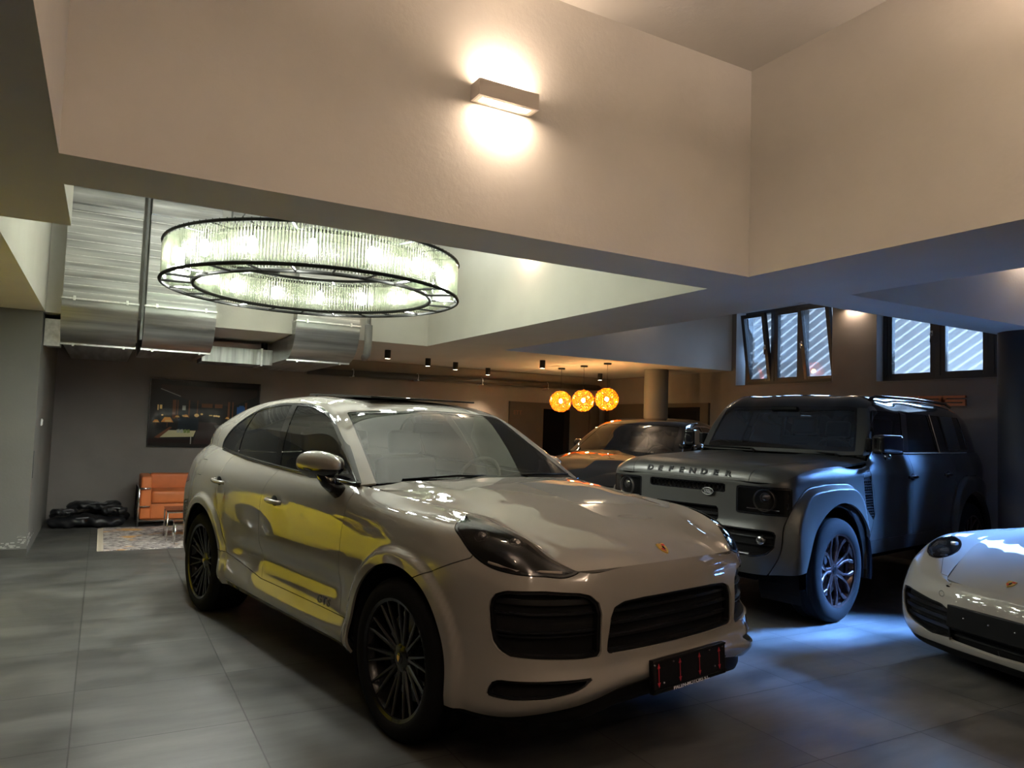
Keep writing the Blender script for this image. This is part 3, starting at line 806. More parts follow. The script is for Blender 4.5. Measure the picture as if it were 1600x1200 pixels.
# ------------------------------------------------------------------ picture of a lamp-lit dining room
def picture():
    root = empty('wall_picture', 'large dark photo print of a lamp-lit restaurant on the back wall', 'picture', (1.375, WY, 1.53))
    W, H = 0.785, 0.505
    MB().box(-W, W, -0.03, 0, -H, H).build('picture_frame', mat('black_picture_edge', (0.008, 0.008, 0.009), rough=0.25), root)
    cols = dict(bg=(0.010, 0.007, 0.007), beam=(0.03, 0.015, 0.010), wood=(0.16, 0.05, 0.015), lampc=(0.85, 0.38, 0.08), glow=(0.95, 0.65, 0.25), cloth=(0.55, 0.50, 0.30),
                blue=(0.02, 0.10, 0.35), grey=(0.10, 0.09, 0.09), navy=(0.010, 0.018, 0.030), pale=(0.4, 0.4, 0.36), floor=(0.035, 0.02, 0.02), green=(0.2, 0.25, 0.08))
    keys = list(cols); mats = [mat('print_' + k, cols[k], rough=0.3, spec=0.2) for k in keys]
    # light given off by nothing: printed inks only
    bm = bmesh.new(); z = [0]
    def poly(k, pts):
        z[0] += 1
        f = bm.faces.new([bm.verts.new((-W + p[0] * 2 * W, -0.031 - 0.00008 * z[0], H - p[1] * 2 * H)) for p in pts])
        f.material_index = keys.index(k)
    def rect(k, x0, y0, x1, y1): poly(k, [(x0, y0), (x1, y0), (x1, y1), (x0, y1)])
    rect('bg', 0.01, 0.01, 0.99, 0.99)
    poly('beam', [(0.10, 0.16), (0.45, 0.36), (0.75, 0.36), (0.97, 0.20), (0.97, 0.10), (0.10, 0.08)])
    poly('pale', [(0.09, 0.145), (0.10, 0.14), (0.27, 0.24), (0.27, 0.25)])
    poly('floor', [(0.44, 0.62), (0.60, 0.62), (0.72, 0.95), (0.40, 0.95)])
    for x, w in ((0.205, 0.03), (0.245, 0.010), (0.345, 0.012), (0.42, 0.008), (0.70, 0.02), (0.74, 0.012), (0.86, 0.02)): rect('wood', x, 0.30, x + w, 0.58)
    rect('wood', 0.46, 0.34, 0.56, 0.40); rect('wood', 0.58, 0.34, 0.65, 0.40)
    rect('glow', 0.075, 0.38, 0.085, 0.46); rect('glow', 0.095, 0.38, 0.115, 0.44); rect('pale', 0.29, 0.38, 0.32, 0.45)
    rect('blue', 0.785, 0.37, 0.86, 0.52); rect('blue', 0.805, 0.35, 0.85, 0.37)
    for x, y, s in ((0.42, 0.52, 0.022), (0.465, 0.50, 0.012), (0.54, 0.515, 0.008), (0.555, 0.515, 0.008), (0.58, 0.52, 0.012), (0.60, 0.52, 0.012), (0.62, 0.525, 0.012), (0.12, 0.53, 0.01), (0.30, 0.53, 0.01), (0.735, 0.56, 0.008)):
        poly('glow', [(x + s * math.cos(q), y + s * 1.2 * math.sin(q)) for q in [2 * PI * k / 10 for k in range(10)]])
    def tlamp(x, y, s):
        poly('lampc', [(x - s * 0.45, y - s), (x + s * 0.45, y - s), (x + s, y + s * 0.35), (x - s, y + s * 0.35)])
        poly('glow', [(x - s * 0.3, y - s * 0.2), (x + s * 0.55, y - s * 0.3), (x + s * 0.75, y + s * 0.25), (x - s * 0.4, y + s * 0.25)])
        rect('wood', x - s * 0.06, y + s * 0.35, x + s * 0.06, y + s * 1.6)
    rect('navy', 0.26, 0.56, 0.44, 0.74)
    poly('cloth', [(0.08, 0.86), (0.17, 0.75), (0.42, 0.75), (0.40, 0.84)]); poly('wood', [(0.06, 0.86), (0.19, 0.70), (0.21, 0.71), (0.10, 0.87)])
    tlamp(0.165, 0.615, 0.055); tlamp(0.07, 0.63, 0.03); tlamp(0.325, 0.54, 0.026); tlamp(0.25, 0.55, 0.022); tlamp(0.70, 0.55, 0.020); tlamp(0.785, 0.57, 0.026)
    poly('navy', [(0.26, 0.60), (0.32, 0.57), (0.41, 0.60), (0.42, 0.74), (0.30, 0.73)])
    for x in (0.25, 0.28, 0.31, 0.34): poly('green' if x > 0.3 else 'pale', [(x, 0.74), (x + 0.025, 0.73), (x + 0.03, 0.78), (x + 0.005, 0.79)])
    rect('pale', 0.375, 0.84, 0.383, 0.95)
    poly('grey', [(0.58, 0.66), (0.66, 0.66), (0.72, 0.80), (0.64, 0.82)]); poly('grey', [(0.68, 0.72), (0.76, 0.66), (0.80, 0.74), (0.72, 0.78)])
    me = bpy.data.meshes.new('print'); bm.to_mesh(me); bm.free()
    for m in mats: me.materials.append(m)
    link('print', me, None, root)
    MB().box(-W + 0.004, W - 0.004, -0.0375, -0.0345, -H + 0.004, H - 0.004).build('glazing', glass_mat('picture_glazing', (1, 1, 1), 0.0, ior=1.3), root)
picture()

# ------------------------------------------------------------------ dark gate panel with a black door in the back wall
M_PANEL = mat('dark_brown_panel', (0.048, 0.041, 0.037), rough=0.6, noise=0.1)
M_GLOSSBLACK = mat('black_glass', (0.004, 0.004, 0.005), rough=0.04, spec=0.6)
t_ = empty('wall_panelling', 'dark brown flat panelling with a black glass door on the back wall', 'panelling', (7.7, WY, 0))
b = MB()
for k, (x0, x1) in enumerate(((-1.04, -0.30), (0.32, 0.76), (0.80, 1.28))): b.box(x0, x1, -0.05, 0, 0, 1.98)
b.box(-0.30, 0.32, -0.05, 0, 1.87, 1.98)
b.build('panel_board', M_PANEL, t_)
MB().box(-0.30, 0.32, -0.03, -0.002, 0, 1.87).build('glass_door', M_GLOSSBLACK, t_)
MB().box(0.76, 0.80, -0.02, -0.002, 0, 1.98).build('shadow_gap', M_BLACK, t_)
t_ = empty('side_doorway', 'brown framed doorway with a black opening on the right wall', 'doorway', (WX - 0.004, 10.2, 0))
MB().box(-0.04, 0, -0.94, -0.74, 0, 2.02).box(-0.04, 0, 0.24, 1.86, 0, 2.02).box(-0.04, 0, -0.74, 0.24, 1.95, 2.02).build('door_surround', mat('brown_door_surround', (0.075, 0.058, 0.045), rough=0.6), t_)
MB().box(-0.012, -0.001, -0.74, 0.24, 0, 1.95).build('dark_opening', M_GLOSSBLACK, t_)

# ------------------------------------------------------------------ wall lettering behind the off-roader
M_COPPER = mat('copper_orange_letter', (0.60, 0.20, 0.09), rough=0.5)
def seg_letter(root, kind, y, w=0.265, h=0.125):
    """squared letters built of bars; y is the left edge as read, running towards -y"""
    t = 0.030; b = MB(); X0, X1 = -0.03, -0.002
    def bar(a0, a1, c0, c1): b.box(X0, X1, y - a1 * w, y - a0 * w, c0 * h, c1 * h)
    q = t / h; p = t / w
    if kind == 'S': bar(0, 1, 1 - q, 1); bar(0, p, 0.5 - q / 2, 1 - q); bar(0, 1, 0.5 - q / 2, 0.5 + q / 2); bar(1 - p, 1, q, 0.5 - q / 2); bar(0, 1, 0, q)
    if kind == 'R': bar(0, 1, 1 - q, 1); bar(0, p, 0, 1 - q); bar(1 - p, 1, 0.5, 1 - q); bar(p, 1, 0.5 - q / 2, 0.5 + q / 2); b.prism([(X0, y - w * 0.45, h * 0.5 - t / 2), (X0, y - w * 0.45 - t * 1.6, h * 0.5 - t / 2), (X0, y - w, 0), (X0, y - w + t * 1.6, 0)], (X1 - X0, 0, 0))
    if kind == 'O': bar(0, 1, 1 - q, 1); bar(0, p, q, 1 - q); bar(1 - p, 1, q, 1 - q); bar(0, 1, 0, q)
    if kind == 'T': bar(0, 1, 1 - q, 1); bar(0.5 - p / 2, 0.5 + p / 2, 0, 1 - q)
    if kind == 'M': bar(0, p, 0, 1); bar(1 - p, 1, 0, 1); bar(p, 1 - p, 1 - q, 1); bar(0.5 - p / 2, 0.5 + p / 2, 0.1, 1 - q)
    b.build('letter', M_COPPER, root)
t_ = empty('wall_lettering', 'copper orange letters on the wall behind the boxy off-roader', 'sign', (WX, 5.29, 1.935))
for k, ch in enumerate('MOTORS'): seg_letter(t_, ch, (5 - k) * 0.285)
# faint dark letters on the back wall
t_ = empty('panel_lettering', 'small faint letters on the dark panel of the back wall', 'sign', (6.83, WY - 0.051, 1.77))
me = text_mesh('ETT', 0.11, 0.006, 'letters'); o = link('letters', me, mat('faint_bronze_letter', (0.13, 0.06, 0.04), rough=0.5), t_); o.rotation_euler = (PI / 2, 0, 0)
# orange planter seen through the window
tag(MB().lathe([(0, 0.26), (0.10, 0.25), (0.20, 0.19), (0.26, 0.09), (0.28, 0.0), (0, 0)], seg=28).build('garden_dome', mat('terracotta_orange', (0.75, 0.20, 0.06), rough=0.9, spec=0.05, noise=0.3, nscale=30), smooth=True), 'orange dome shape outside the left high window', 'ornament').location = (9.72, 7.35, 2.12)

# ------------------------------------------------------------------ panel surfaces: dense grids spun through feature lines, cut along smooth outlines
def hermite(P, t, s):
    """interpolating spline. P (k, ...) knots at t, sampled at s"""
    P = np.asarray(P, float); t = np.asarray(t, float); s = np.asarray(s, float)
    k = len(t)
    d = (P[1:] - P[:-1]) / (t[1:] - t[:-1]).reshape((-1,) + (1,) * (P.ndim - 1))
    m = np.empty_like(P)
    m[0] = d[0]; m[-1] = d[-1]
    if k > 2:
        h = (t[1:] - t[:-1]).reshape((-1,) + (1,) * (P.ndim - 1))
        m[1:-1] = (d[:-1] * h[1:] + d[1:] * h[:-1]) / (h[1:] + h[:-1])
        m[0] = 1.5 * d[0] - 0.5 * m[1]; m[-1] = 1.5 * d[-1] - 0.5 * m[-2]
    i = np.clip(np.searchsorted(t, s, side='right') - 1, 0, k - 2)
    hh = (t[i + 1] - t[i]); x = (s - t[i]) / hh
    sh = (-1,) + (1,) * (P.ndim - 1)
    x = x.reshape(sh); hh = hh.reshape(sh)
    return ((2 * x**3 - 3 * x**2 + 1) * P[i] + (x**3 - 2 * x**2 + x) * hh * m[i] + (-2 * x**3 + 3 * x**2) * P[i + 1] + (x**3 - x**2) * hh * m[i + 1])

def curve2(pts, n=120, closed=False):
    P = np.asarray(pts, float)
    if closed: P = np.vstack([P[-2:], P, P[:2]]) if False else np.vstack([P, P[:1]])
    t = np.r_[0, np.cumsum(np.maximum(np.linalg.norm(np.diff(P, axis=0), axis=1), 1e-6))]
    if closed:
        k = len(P) - 1
        P3 = np.vstack([P[:-1], P[:-1], P[:-1], P[:1]]); L = t[-1]
        t3 = np.r_[t[:-1], t[:-1] + L, t[:-1] + 2 * L, 3 * L]
        return hermite(P3, t3, np.linspace(L, 2 * L, n, endpoint=False))
    return hermite(P, t, np.linspace(0, t[-1], n))

def line_sdf(pts):
    """distance to an open polyline (pts: n x 2)"""
    P = np.asarray(pts, float)
    def f(Q):
        best = np.full(len(Q), 1e9)
        for a, b in zip(P[:-1], P[1:]):
            ab = b - a; L = ab @ ab + 1e-12
            h = np.clip(((Q - a) @ ab) / L, 0, 1)
            best = np.minimum(best, np.linalg.norm(Q - a - h[:, None] * ab, axis=1))
        return best
    return f

def poly_sdf(pts):
    """signed distance to a closed outline, negative inside"""
    P = np.asarray(pts, float)
    def f(Q):
        best = np.full(len(Q), 1e9); ins = np.zeros(len(Q), bool)
        for a, b in zip(P, np.roll(P, -1, axis=0)):
            ab = b - a; L = ab @ ab + 1e-12
            h = np.clip(((Q - a) @ ab) / L, 0, 1)
            best = np.minimum(best, np.linalg.norm(Q - a - h[:, None] * ab, axis=1))
            c = (a[1] > Q[:, 1]) != (b[1] > Q[:, 1])
            with np.errstate(divide='ignore', invalid='ignore'):
                xi = (b[0] - a[0]) * (Q[:, 1] - a[1]) / (b[1] - a[1] if b[1] != a[1] else 1e-12) + a[0]
            ins ^= c & (Q[:, 0] < xi)
        return np.where(ins, -best, best)
    return f

def rrect(x0, x1, y0, y1, r, n=6):
    pts = []
    for cx, cy, a in ((x1 - r, y1 - r, 0), (x0 + r, y1 - r, 90), (x0 + r, y0 + r, 180), (x1 - r, y0 + r, 270)):
        for k in range(n + 1):
            q = R(a + 90 * k / n); pts.append((cx + r * math.cos(q), cy + r * math.sin(q)))
    return pts

class SM:
    """surface mesh with per-vertex position, normal and uv"""
    def __init__(s, V, N, UV, F): s.V, s.N, s.UV, s.F = V, N, UV, F
    @staticmethod
    def grid(lines, nu, nv, su=None, sv=None, disp=None, ucr=None):
        L = np.asarray(lines, float)            # (nl, nk, 3)
        du = np.linalg.norm(np.diff(L, axis=1), axis=2).mean(0); tu = np.r_[0, np.cumsum(du)]; tu /= tu[-1]
        dv = np.linalg.norm(np.diff(L, axis=0), axis=2).mean(1); tv = np.r_[0, np.cumsum(np.maximum(dv, 1e-4))]; tv /= tv[-1]
        uu = np.linspace(0, 1, nu); vv = np.linspace(0, 1, nv)
        uu = np.unique(np.r_[uu, tu]) if ucr else uu
        A = hermite(L.transpose(1, 0, 2), tu, uu)      # (nu, nl, 3)
        G = hermite(A.transpose(1, 0, 2), tv, vv)      # (nv, nu, 3)
        if disp is not None: G = disp(G)
        nu = G.shape[1]
        gu = np.gradient(G, axis=1); gv = np.gradient(G, axis=0)
        N = np.cross(gu, gv); N /= np.maximum(np.linalg.norm(N, axis=2, keepdims=True), 1e-9)
        UU, VV = np.meshgrid(uu, vv)
        idx = np.arange(nv * nu).reshape(nv, nu)
        F = np.stack([idx[:-1, :-1], idx[:-1, 1:], idx[1:, 1:], idx[1:, :-1]], -1).reshape(-1, 4)
        s = SM(G.reshape(-1, 3), N.reshape(-1, 3), np.stack([UU, VV], -1).reshape(-1, 2), [tuple(f) for f in F])
        s.tu, s.tv = tu, tv
        return s
    def flipn(s): s.N = -s.N; s.F = [f[::-1] for f in s.F]; return s
    def outward(s, c):
        """make normals point away from the centre line point c"""
        d = ((s.V - np.array(c)) * s.N).sum(1)
        if d.mean() < 0: s.flipn()
        return s
    def clip(s, f):
        """f: per-vertex values; returns (part with f<0, part with f>=0)"""
        f = np.where(np.abs(f) < 1e-7, 1e-7, f)
        V, N, UV = list(s.V), list(s.N), list(s.UV)
        cache = {}
        neg, pos = [], []
        sg = f < 0
        def cut(a, b):
            k = (a, b) if a < b else (b, a)
            if k not in cache:
                t = f[k[0]] / (f[k[0]] - f[k[1]])
                V.append(s.V[k[0]] * (1 - t) + s.V[k[1]] * t)
                n = s.N[k[0]] * (1 - t) + s.N[k[1]] * t; N.append(n / max(np.linalg.norm(n), 1e-9))
                UV.append(s.UV[k[0]] * (1 - t) + s.UV[k[1]] * t)
                cache[k] = len(V) - 1
            return cache[k]
        for F in s.F:
            q = [sg[i] for i in F]
            if all(q): neg.append(F); continue
            if not any(q): pos.append(F); continue
            a, b = [], []
            n = len(F)
            for i in range(n):
                u, v = F[i], F[(i + 1) % n]
                (a if sg[u] else b).append(u)
                if sg[u] != sg[v]:
                    c = cut(u, v); a.append(c); b.append(c)
            if len(a) > 2: neg.append(tuple(a))
            if len(b) > 2: pos.append(tuple(b))
        V, N, UV = np.array(V), np.array(N), np.array(UV)
        return SM(V, N, UV, neg).compact(), SM(V, N, UV, pos).compact()
    def compact(s):
        if not s.F: return SM(np.zeros((0, 3)), np.zeros((0, 3)), np.zeros((0, 2)), [])
        used = np.unique(np.concatenate([np.array(f) for f in s.F]))
        mp = np.full(len(s.V), -1); mp[used] = np.arange(len(used))
        return SM(s.V[used], s.N[used], s.UV[used], [tuple(int(mp[i]) for i in f) for f in s.F])
    def mirror(s):
        V = s.V.copy(); V[:, 1] *= -1; N = s.N.copy(); N[:, 1] *= -1
        return SM(V, N, s.UV.copy(), [f[::-1] for f in s.F])
    def join(s, o):
        n = len(s.V)
        return SM(np.vstack([s.V, o.V]), np.vstack([s.N, o.N]), np.vstack([s.UV, o.UV]), s.F + [tuple(i + n for i in f) for f in o.F])
    def offset(s, d):
        return SM(s.V + s.N * d, s.N.copy(), s.UV.copy(), list(s.F))
    def islands(s, least=6):
        par = list(range(len(s.V)))
        def find(a):
            while par[a] != a: par[a] = par[par[a]]; a = par[a]
            return a
        for F in s.F:
            a = find(F[0])
            for b in F[1:]: par[find(b)] = a
        g = {}
        for F in s.F: g.setdefault(find(F[0]), []).append(F)
        return [SM(s.V, s.N, s.UV, f).compact() for f in sorted(g.values(), key=len, reverse=True) if len(f) >= least]
    def boundary(s):
        e = {}
        for F in s.F:
            n = len(F)
            for i in range(n):
                a, b = F[i], F[(i + 1) % n]
                if (b, a) in e: del e[(b, a)]
                else: e[(a, b)] = 1
        return list(e)
    def obj(s, name, m, parent=None, rim=0.0, rimdir=None, rim_if=None, label=None, weld=True):
        """rim: depth of the folded edge behind the skin"""
        V = [tuple(v) for v in s.V]; F = list(s.F); nb = len(F)
        if rim:
            mp = {}
            for a, b in s.boundary():
                if rim_if is not None and not (rim_if(s.V[a]) and rim_if(s.V[b])): continue
                for i in (a, b):
                    if i not in mp:
                        d = -s.N[i] * rim if rimdir is None else np.array(rimdir) * rim
                        V.append(tuple(s.V[i] + d)); mp[i] = len(V) - 1
                F.append((b, a, mp[a], mp[b]))
        me = bpy.data.meshes.new(name)
        me.from_pydata(V, [], F)
        me.polygons.foreach_set('use_smooth', [True] * len(F))
        me.update()
        # skin normals come from the uncut surface; the folded edge is flat-shaded
        nl = np.zeros((len(me.loops), 3))
        li = np.empty(len(me.loops), int); me.loops.foreach_get('vertex_index', li)
        k = sum(len(f) for f in F[:nb])
        nl[:k] = s.N[li[:k]]
        if rim:
            fn = np.empty(len(F) * 3); me.polygons.foreach_get('normal', fn); fn = fn.reshape(-1, 3)
            nl[k:] = np.repeat(fn[nb:], 4, axis=0)[:len(nl) - k]
        me.normals_split_custom_set([tuple(x) for x in nl])
        o = link(name, me, m, parent)
        if label: o['label'] = label
        return o

def smoothstep(x): x = np.clip(x, 0, 1); return x * x * (3 - 2 * x)

def ruled(A, B, name, m, parent, smooth=True):
    """strip between two polylines of equal length"""
    n = len(A); V = [tuple(p) for p in A] + [tuple(p) for p in B]
    F = [(i, i + 1, n + i + 1, n + i) for i in range(n - 1)]
    me = bpy.data.meshes.new(name); me.from_pydata(V, [], F); me.update()
    return link(name, me, m, parent, smooth=smooth)

def paint(name, col, rough=0.35, metal=0.0, flake=0.0):
    m, t, b = nt(name)
    b.inputs['Base Color'].default_value = (*col, 1)
    b.inputs['Roughness'].default_value = rough
    b.inputs['Metallic'].default_value = metal
    b.inputs['Coat Weight'].default_value = 1.0
    b.inputs['Specular IOR Level'].default_value = 0.0 if metal == 0 else 0.3
    b.inputs['Coat Roughness'].default_value = 0.008
    b.inputs['Coat IOR'].default_value = 1.75
    return m

M_TYRE = mat('tyre_rubber', (0.009, 0.009, 0.009), rough=0.8, spec=0.04, bump=0.2, bscale=200)
M_DARK = mat('underbody_black', (0.006, 0.006, 0.006), rough=0.9, spec=0.1)
M_RIMBLACK = mat('gloss_black_alloy', (0.006, 0.006, 0.0065), rough=0.25, spec=0.3, coat=0.25)
M_RIMSILVER = mat('silver_alloy', (0.45, 0.45, 0.46), rough=0.28, metal=0.9)
M_RIMBRONZE = mat('dark_bronze_alloy', (0.09, 0.06, 0.058), rough=0.22, metal=0.8, coat=0.6)
M_DISC = mat('brake_disc_steel', (0.22, 0.22, 0.22), rough=0.35, metal=1.0)
M_TRIM = mat('gloss_black_trim', (0.006, 0.006, 0.007), rough=0.08, coat=0.5)
M_TRIMMAT = mat('matte_black_plastic', (0.005, 0.005, 0.005), rough=0.5, spec=0.12)
M_MESHBLK = mat('black_grille_plastic', (0.006, 0.006, 0.006), rough=0.3, spec=0.3)
M_CARGLASS = glass_mat('car_windscreen_glass', (0.42, 0.46, 0.42), 0.12, ior=1.85)
M_PRIVACY = glass_mat('dark_tinted_car_glass', (0.06, 0.065, 0.06), 0.6, ior=1.5)
M_SIDEGLASS = glass_mat('tinted_side_glass', (0.22, 0.24, 0.22), 0.35, ior=1.55)
M_LAMPGLASS = glass_mat('clear_lamp_glass', (0.75, 0.73, 0.70), 0.05, ior=1.5)
M_LENS = mat('projector_lens', (0.35, 0.35, 0.36), rough=0.06, metal=0.9)
M_LAMPIN = mat('smoked_lamp_interior', (0.030, 0.026, 0.024), rough=0.25, metal=0.4)
M_GOLD = mat('gold_enamel', (0.75, 0.50, 0.12), rough=0.3, metal=0.8)
M_RED = mat('red_enamel', (0.45, 0.02, 0.02), rough=0.3)
M_SEAT = mat('black_leather_seat', (0.018, 0.017, 0.016), rough=0.5)

def crest(parent, pos, x_axis, up, size=0.055):
    """small shield badge lying on the surface"""
    z = Vector(x_axis).normalized(); u = Vector(up); u = (u - z * u.dot(z)).normalized(); r = u.cross(z)
    Mx = Matrix((( r.x, u.x, z.x, pos[0]), (r.y, u.y, z.y, pos[1]), (r.z, u.z, z.z, pos[2]), (0, 0, 0, 1)))
    h = size
    sh = [(-0.40, 0.48), (-0.2, 0.52), (0, 0.46), (0.2, 0.52), (0.40, 0.48), (0.42, 0.1), (0.34, -0.18), (0.18, -0.40), (0, -0.55), (-0.18, -0.40), (-0.34, -0.18), (-0.42, 0.1)]
    root = MB().prism([(x * h, y * h, -0.004) for x, y in sh], (0, 0, 0.007), M=Mx).build('badge', M_GOLD, parent)
    for nm, q, mm in (('badge_field', [(-0.36, 0.40), (-0.02, 0.38), (-0.02, 0.05), (-0.36, 0.05)], M_GOLD), ('badge_bars', [(0.04, 0.38), (0.34, 0.40), (0.35, 0.22), (0.04, 0.22)], M_RED),
                      ('badge_bars', [(-0.34, -0.02), (-0.04, -0.02), (-0.04, -0.40), (-0.28, -0.16)], M_RED), ('badge_horse', [(-0.10, 0.16), (0.02, 0.22), (0.12, 0.12), (0.08, -0.14), (-0.02, -0.20), (-0.12, -0.08)], M_TRIM)):
        MB().prism([(x * h, y * h, 0.003) for x, y in q], (0, 0, 0.0015), M=Mx).build(nm, mm, root)
    return root

def wheel(parent, name, x, y, side, r, w, rr, kind, m_rim, steer=0.0):
    """side = -1: outer face towards -y. Tyre, rim and disc under one wheel part"""
    root = bpy.data.objects.new(name, None); COL.objects.link(root); root.parent = parent
    root.empty_display_size = 0.1
    root.location = (x, y, r); root.rotation_euler = (0, 0, (0 if side < 0 else PI) + steer)
    # local: outer face towards -y ; lathe axis z -> -y
    A = Matrix.Rotation(PI / 2, 4, 'X')
    hw = w / 2
    prof = [(rr - 0.012, -hw + 0.02), (rr + 0.01, -hw + 0.004), (rr + (r - rr) * 0.35, -hw - 0.004), (rr + (r - rr) * 0.7, -hw + 0.004), (r - 0.014, -hw + 0.018), (r - 0.003, -hw + 0.035), (r, -hw + 0.05),
            (r, hw - 0.05), (r - 0.003, hw - 0.035), (r - 0.014, hw - 0.018), (rr + (r - rr) * 0.7, hw - 0.004), (rr + (r - rr) * 0.35, hw + 0.004), (rr + 0.01, hw - 0.004), (rr - 0.012, hw - 0.02)]
    b = MB().lathe(prof, seg=72, M=A)
    for k in range(4):     # tread grooves read as thin raised ribs between them
        h = -hw + 0.06 + k * (w - 0.12) / 3
        b.lathe([(r - 0.0005, h - 0.012), (r + 0.001, h - 0.010), (r + 0.001, h + 0.010), (r - 0.0005, h + 0.012)], seg=72, M=A)
    b.build('tyre', M_TYRE, root, auto=40)
    f = hw - 0.012        # outer lip position along lathe axis (+h is -y after A)
    b = MB().lathe([(rr - 0.010, f), (rr + 0.006, f + 0.006), (rr + 0.010, f), (rr - 0.002, f - 0.02), (rr - 0.02, f - 0.05), (rr - 0.03, -f), (rr - 0.012, -f)], seg=72, M=A)
    b.build('rim_barrel', m_rim, root, auto=40)
    MB().lathe([(0, f - 0.105), (rr * 0.76, f - 0.105), (rr * 0.76, f - 0.125), (0, f - 0.125)], seg=48, M=A).build('brake_disc', M_DISC, root, auto=30)
    MB().box(rr * 0.35, rr * 0.80, -(f - 0.07), -(f - 0.12) , -rr * 0.28, rr * 0.28, bevel=0.012).build('brake_caliper', M_DARK if kind != 'open' else M_RIMSILVER, root)
    face = MB()
    def bar(a0, r0, w0, a1, r1, w1, d0, d1, th=0.022):
        """tapered spoke from polar (a0,r0) to (a1,r1), face depths d0,d1 along the axle"""
        p0 = Vector((r0 * math.cos(a0), 0, r0 * math.sin(a0))); p1 = Vector((r1 * math.cos(a1), 0, r1 * math.sin(a1)))
        t = (p1 - p0).normalized(); n = Vector((-t.z, 0, t.x))
        vs = []
        for p, ww, d in ((p0, w0, d0), (p1, w1, d1)):
            for sx, sd in ((-1, 0), (-0.55, 1), (0.55, 1), (1, 0)):
                q = p + n * sx * ww / 2; vs.append(face.bm.verts.new((q.x, -(d + (0.0 if sd else -0.006)), q.z)))
            for sx in (1, -1):
                q = p + n * sx * ww / 2; vs.append(face.bm.verts.new((q.x, -(d - th), q.z)))
        for i in range(6): face.bm.faces.new((vs[i], vs[(i + 1) % 6], vs[6 + (i + 1) % 6], vs[6 + i]))
        face.bm.faces.new(vs[:6]); face.bm.faces.new(vs[6:][::-1])
    R1 = rr - 0.004
    if kind == 'spyder':        # ten forked spokes
        for k in range(10):
            a = 2 * PI * (k + 0.25) / 10
            for s in (-1, 1):
                bar(a + s * 0.05, 0.055, 0.026, a + s * 0.125, R1, 0.011, f - 0.040, f - 0.004)
            bar(a, 0.05, 0.05, a, 0.13, 0.03, f - 0.044, f - 0.034)
    elif kind == 'split':       # seven wide split spokes with looped ends
        for k in range(7):
            a = 2 * PI * (k + 0.5) / 7
            for s in (-1, 1):
                bar(a + s * 0.22, 0.05, 0.030, a + s * 0.10, 0.15, 0.022, f - 0.035, f - 0.026)
                bar(a + s * 0.10, 0.148, 0.022, a + s * 0.16, 0.215, 0.024, f - 0.026, f - 0.014)
                bar(a + s * 0.16, 0.213, 0.024, a + s * 0.30, R1, 0.044, f - 0.014, f - 0.004)
    else:                        # five double spokes
        for k in range(5):
            a = 2 * PI * (k + 0.25) / 5
            for s in (-1, 1): bar(a + s * 0.12, 0.05, 0.034, a + s * 0.20, R1, 0.024, f - 0.040, f - 0.004)
    face.lathe([(0.0, f - 0.030), (0.030, f - 0.030), (0.066, f - 0.040), (0.078, f - 0.055), (0.078, f - 0.075)], seg=32, M=A)
    face.build('spoke_face', m_rim, root, auto=30)
    for k in range(5):
        a = 2 * PI * k / 5 + 0.3
        MB().lathe([(0, 0.012), (0.008, 0.010), (0.010, 0)], seg=6, M=Matrix.Translation((0.052 * math.cos(a), -(f - 0.045), 0.052 * math.sin(a))) @ A).build('wheel_bolt', m_rim, root)
    if kind in ('spyder', 'open'):
        c = MB().lathe([(0, 0.004), (0.022, 0.003), (0.027, 0)], seg=24, M=Matrix.Translation((0, -(f - 0.029), 0)) @ A).build('hub_cap', M_TRIM, root, smooth=True)
        MB().prism([(0.011 * a_, -(f - 0.024), 0.016 * b_) for a_, b_ in ((-1, 0.9), (1, 0.9), (1, 0), (0, -1), (-1, 0))], (0, -0.001, 0)).build('hub_crest', M_GOLD, root)
    else:
        MB().lathe([(0, 0.006), (0.026, 0.004), (0.034, 0)], seg=24, M=Matrix.Translation((0, -(f - 0.029), 0)) @ A).build('hub_cap', M_TRIM, root, smooth=True)
    return root

def seats(parent, xs, y, zb, w=0.52, zt=1.25):
    for x in xs:
        for s in (-1, 1):
            r = bpy.data.objects.new('seat', None); COL.objects.link(r); r.parent = parent; r.location = (x, s * y, 0)
            MB().box(-0.02, 0.50, -w / 2, w / 2, zb, zb + 0.16, bevel=0.05, seg=3).build('seat_base', M_SEAT, r, smooth=True)
            Mx = Matrix.Translation((0, 0, zb + 0.1)) @ Matrix.Rotation(R(-14), 4, 'Y')
            MB().box(-0.07, 0.07, -w / 2, w / 2, 0, zt - zb - 0.28, bevel=0.05, seg=3, M=Mx).build('seat_back', M_SEAT, r, smooth=True)
            MB().box(-0.05, 0.05, -0.14, 0.14, zt - zb - 0.25, zt - zb - 0.06, bevel=0.04, seg=3, M=Mx).build('headrest', M_SEAT, r, smooth=True)

def steering_wheel(parent, x, y, z, tilt=R(65), r=0.185):
    o = bpy.data.objects.new('steering_wheel', None); COL.objects.link(o); o.parent = parent; o.location = (x, y, z); o.rotation_euler = (0, -tilt, 0)
    MB().tube([(r * math.cos(q), r * math.sin(q), 0) for q in [2 * PI * k / 40 for k in range(40)]], 0.014, seg=8, closed=True).build('wheel_ring', M_SEAT, o, smooth=True)
    b = MB().lathe([(0, -0.03), (0.06, -0.03), (0.07, 0), (0, 0.01)], seg=20)
    for a in (0, PI, -PI / 2): b.tube([(0.05 * math.sin(a), 0.05 * math.cos(a), -0.01), (r * math.sin(a), r * math.cos(a), 0)], 0.014, seg=6)
    b.build('wheel_hub', M_SEAT, o)
    return o

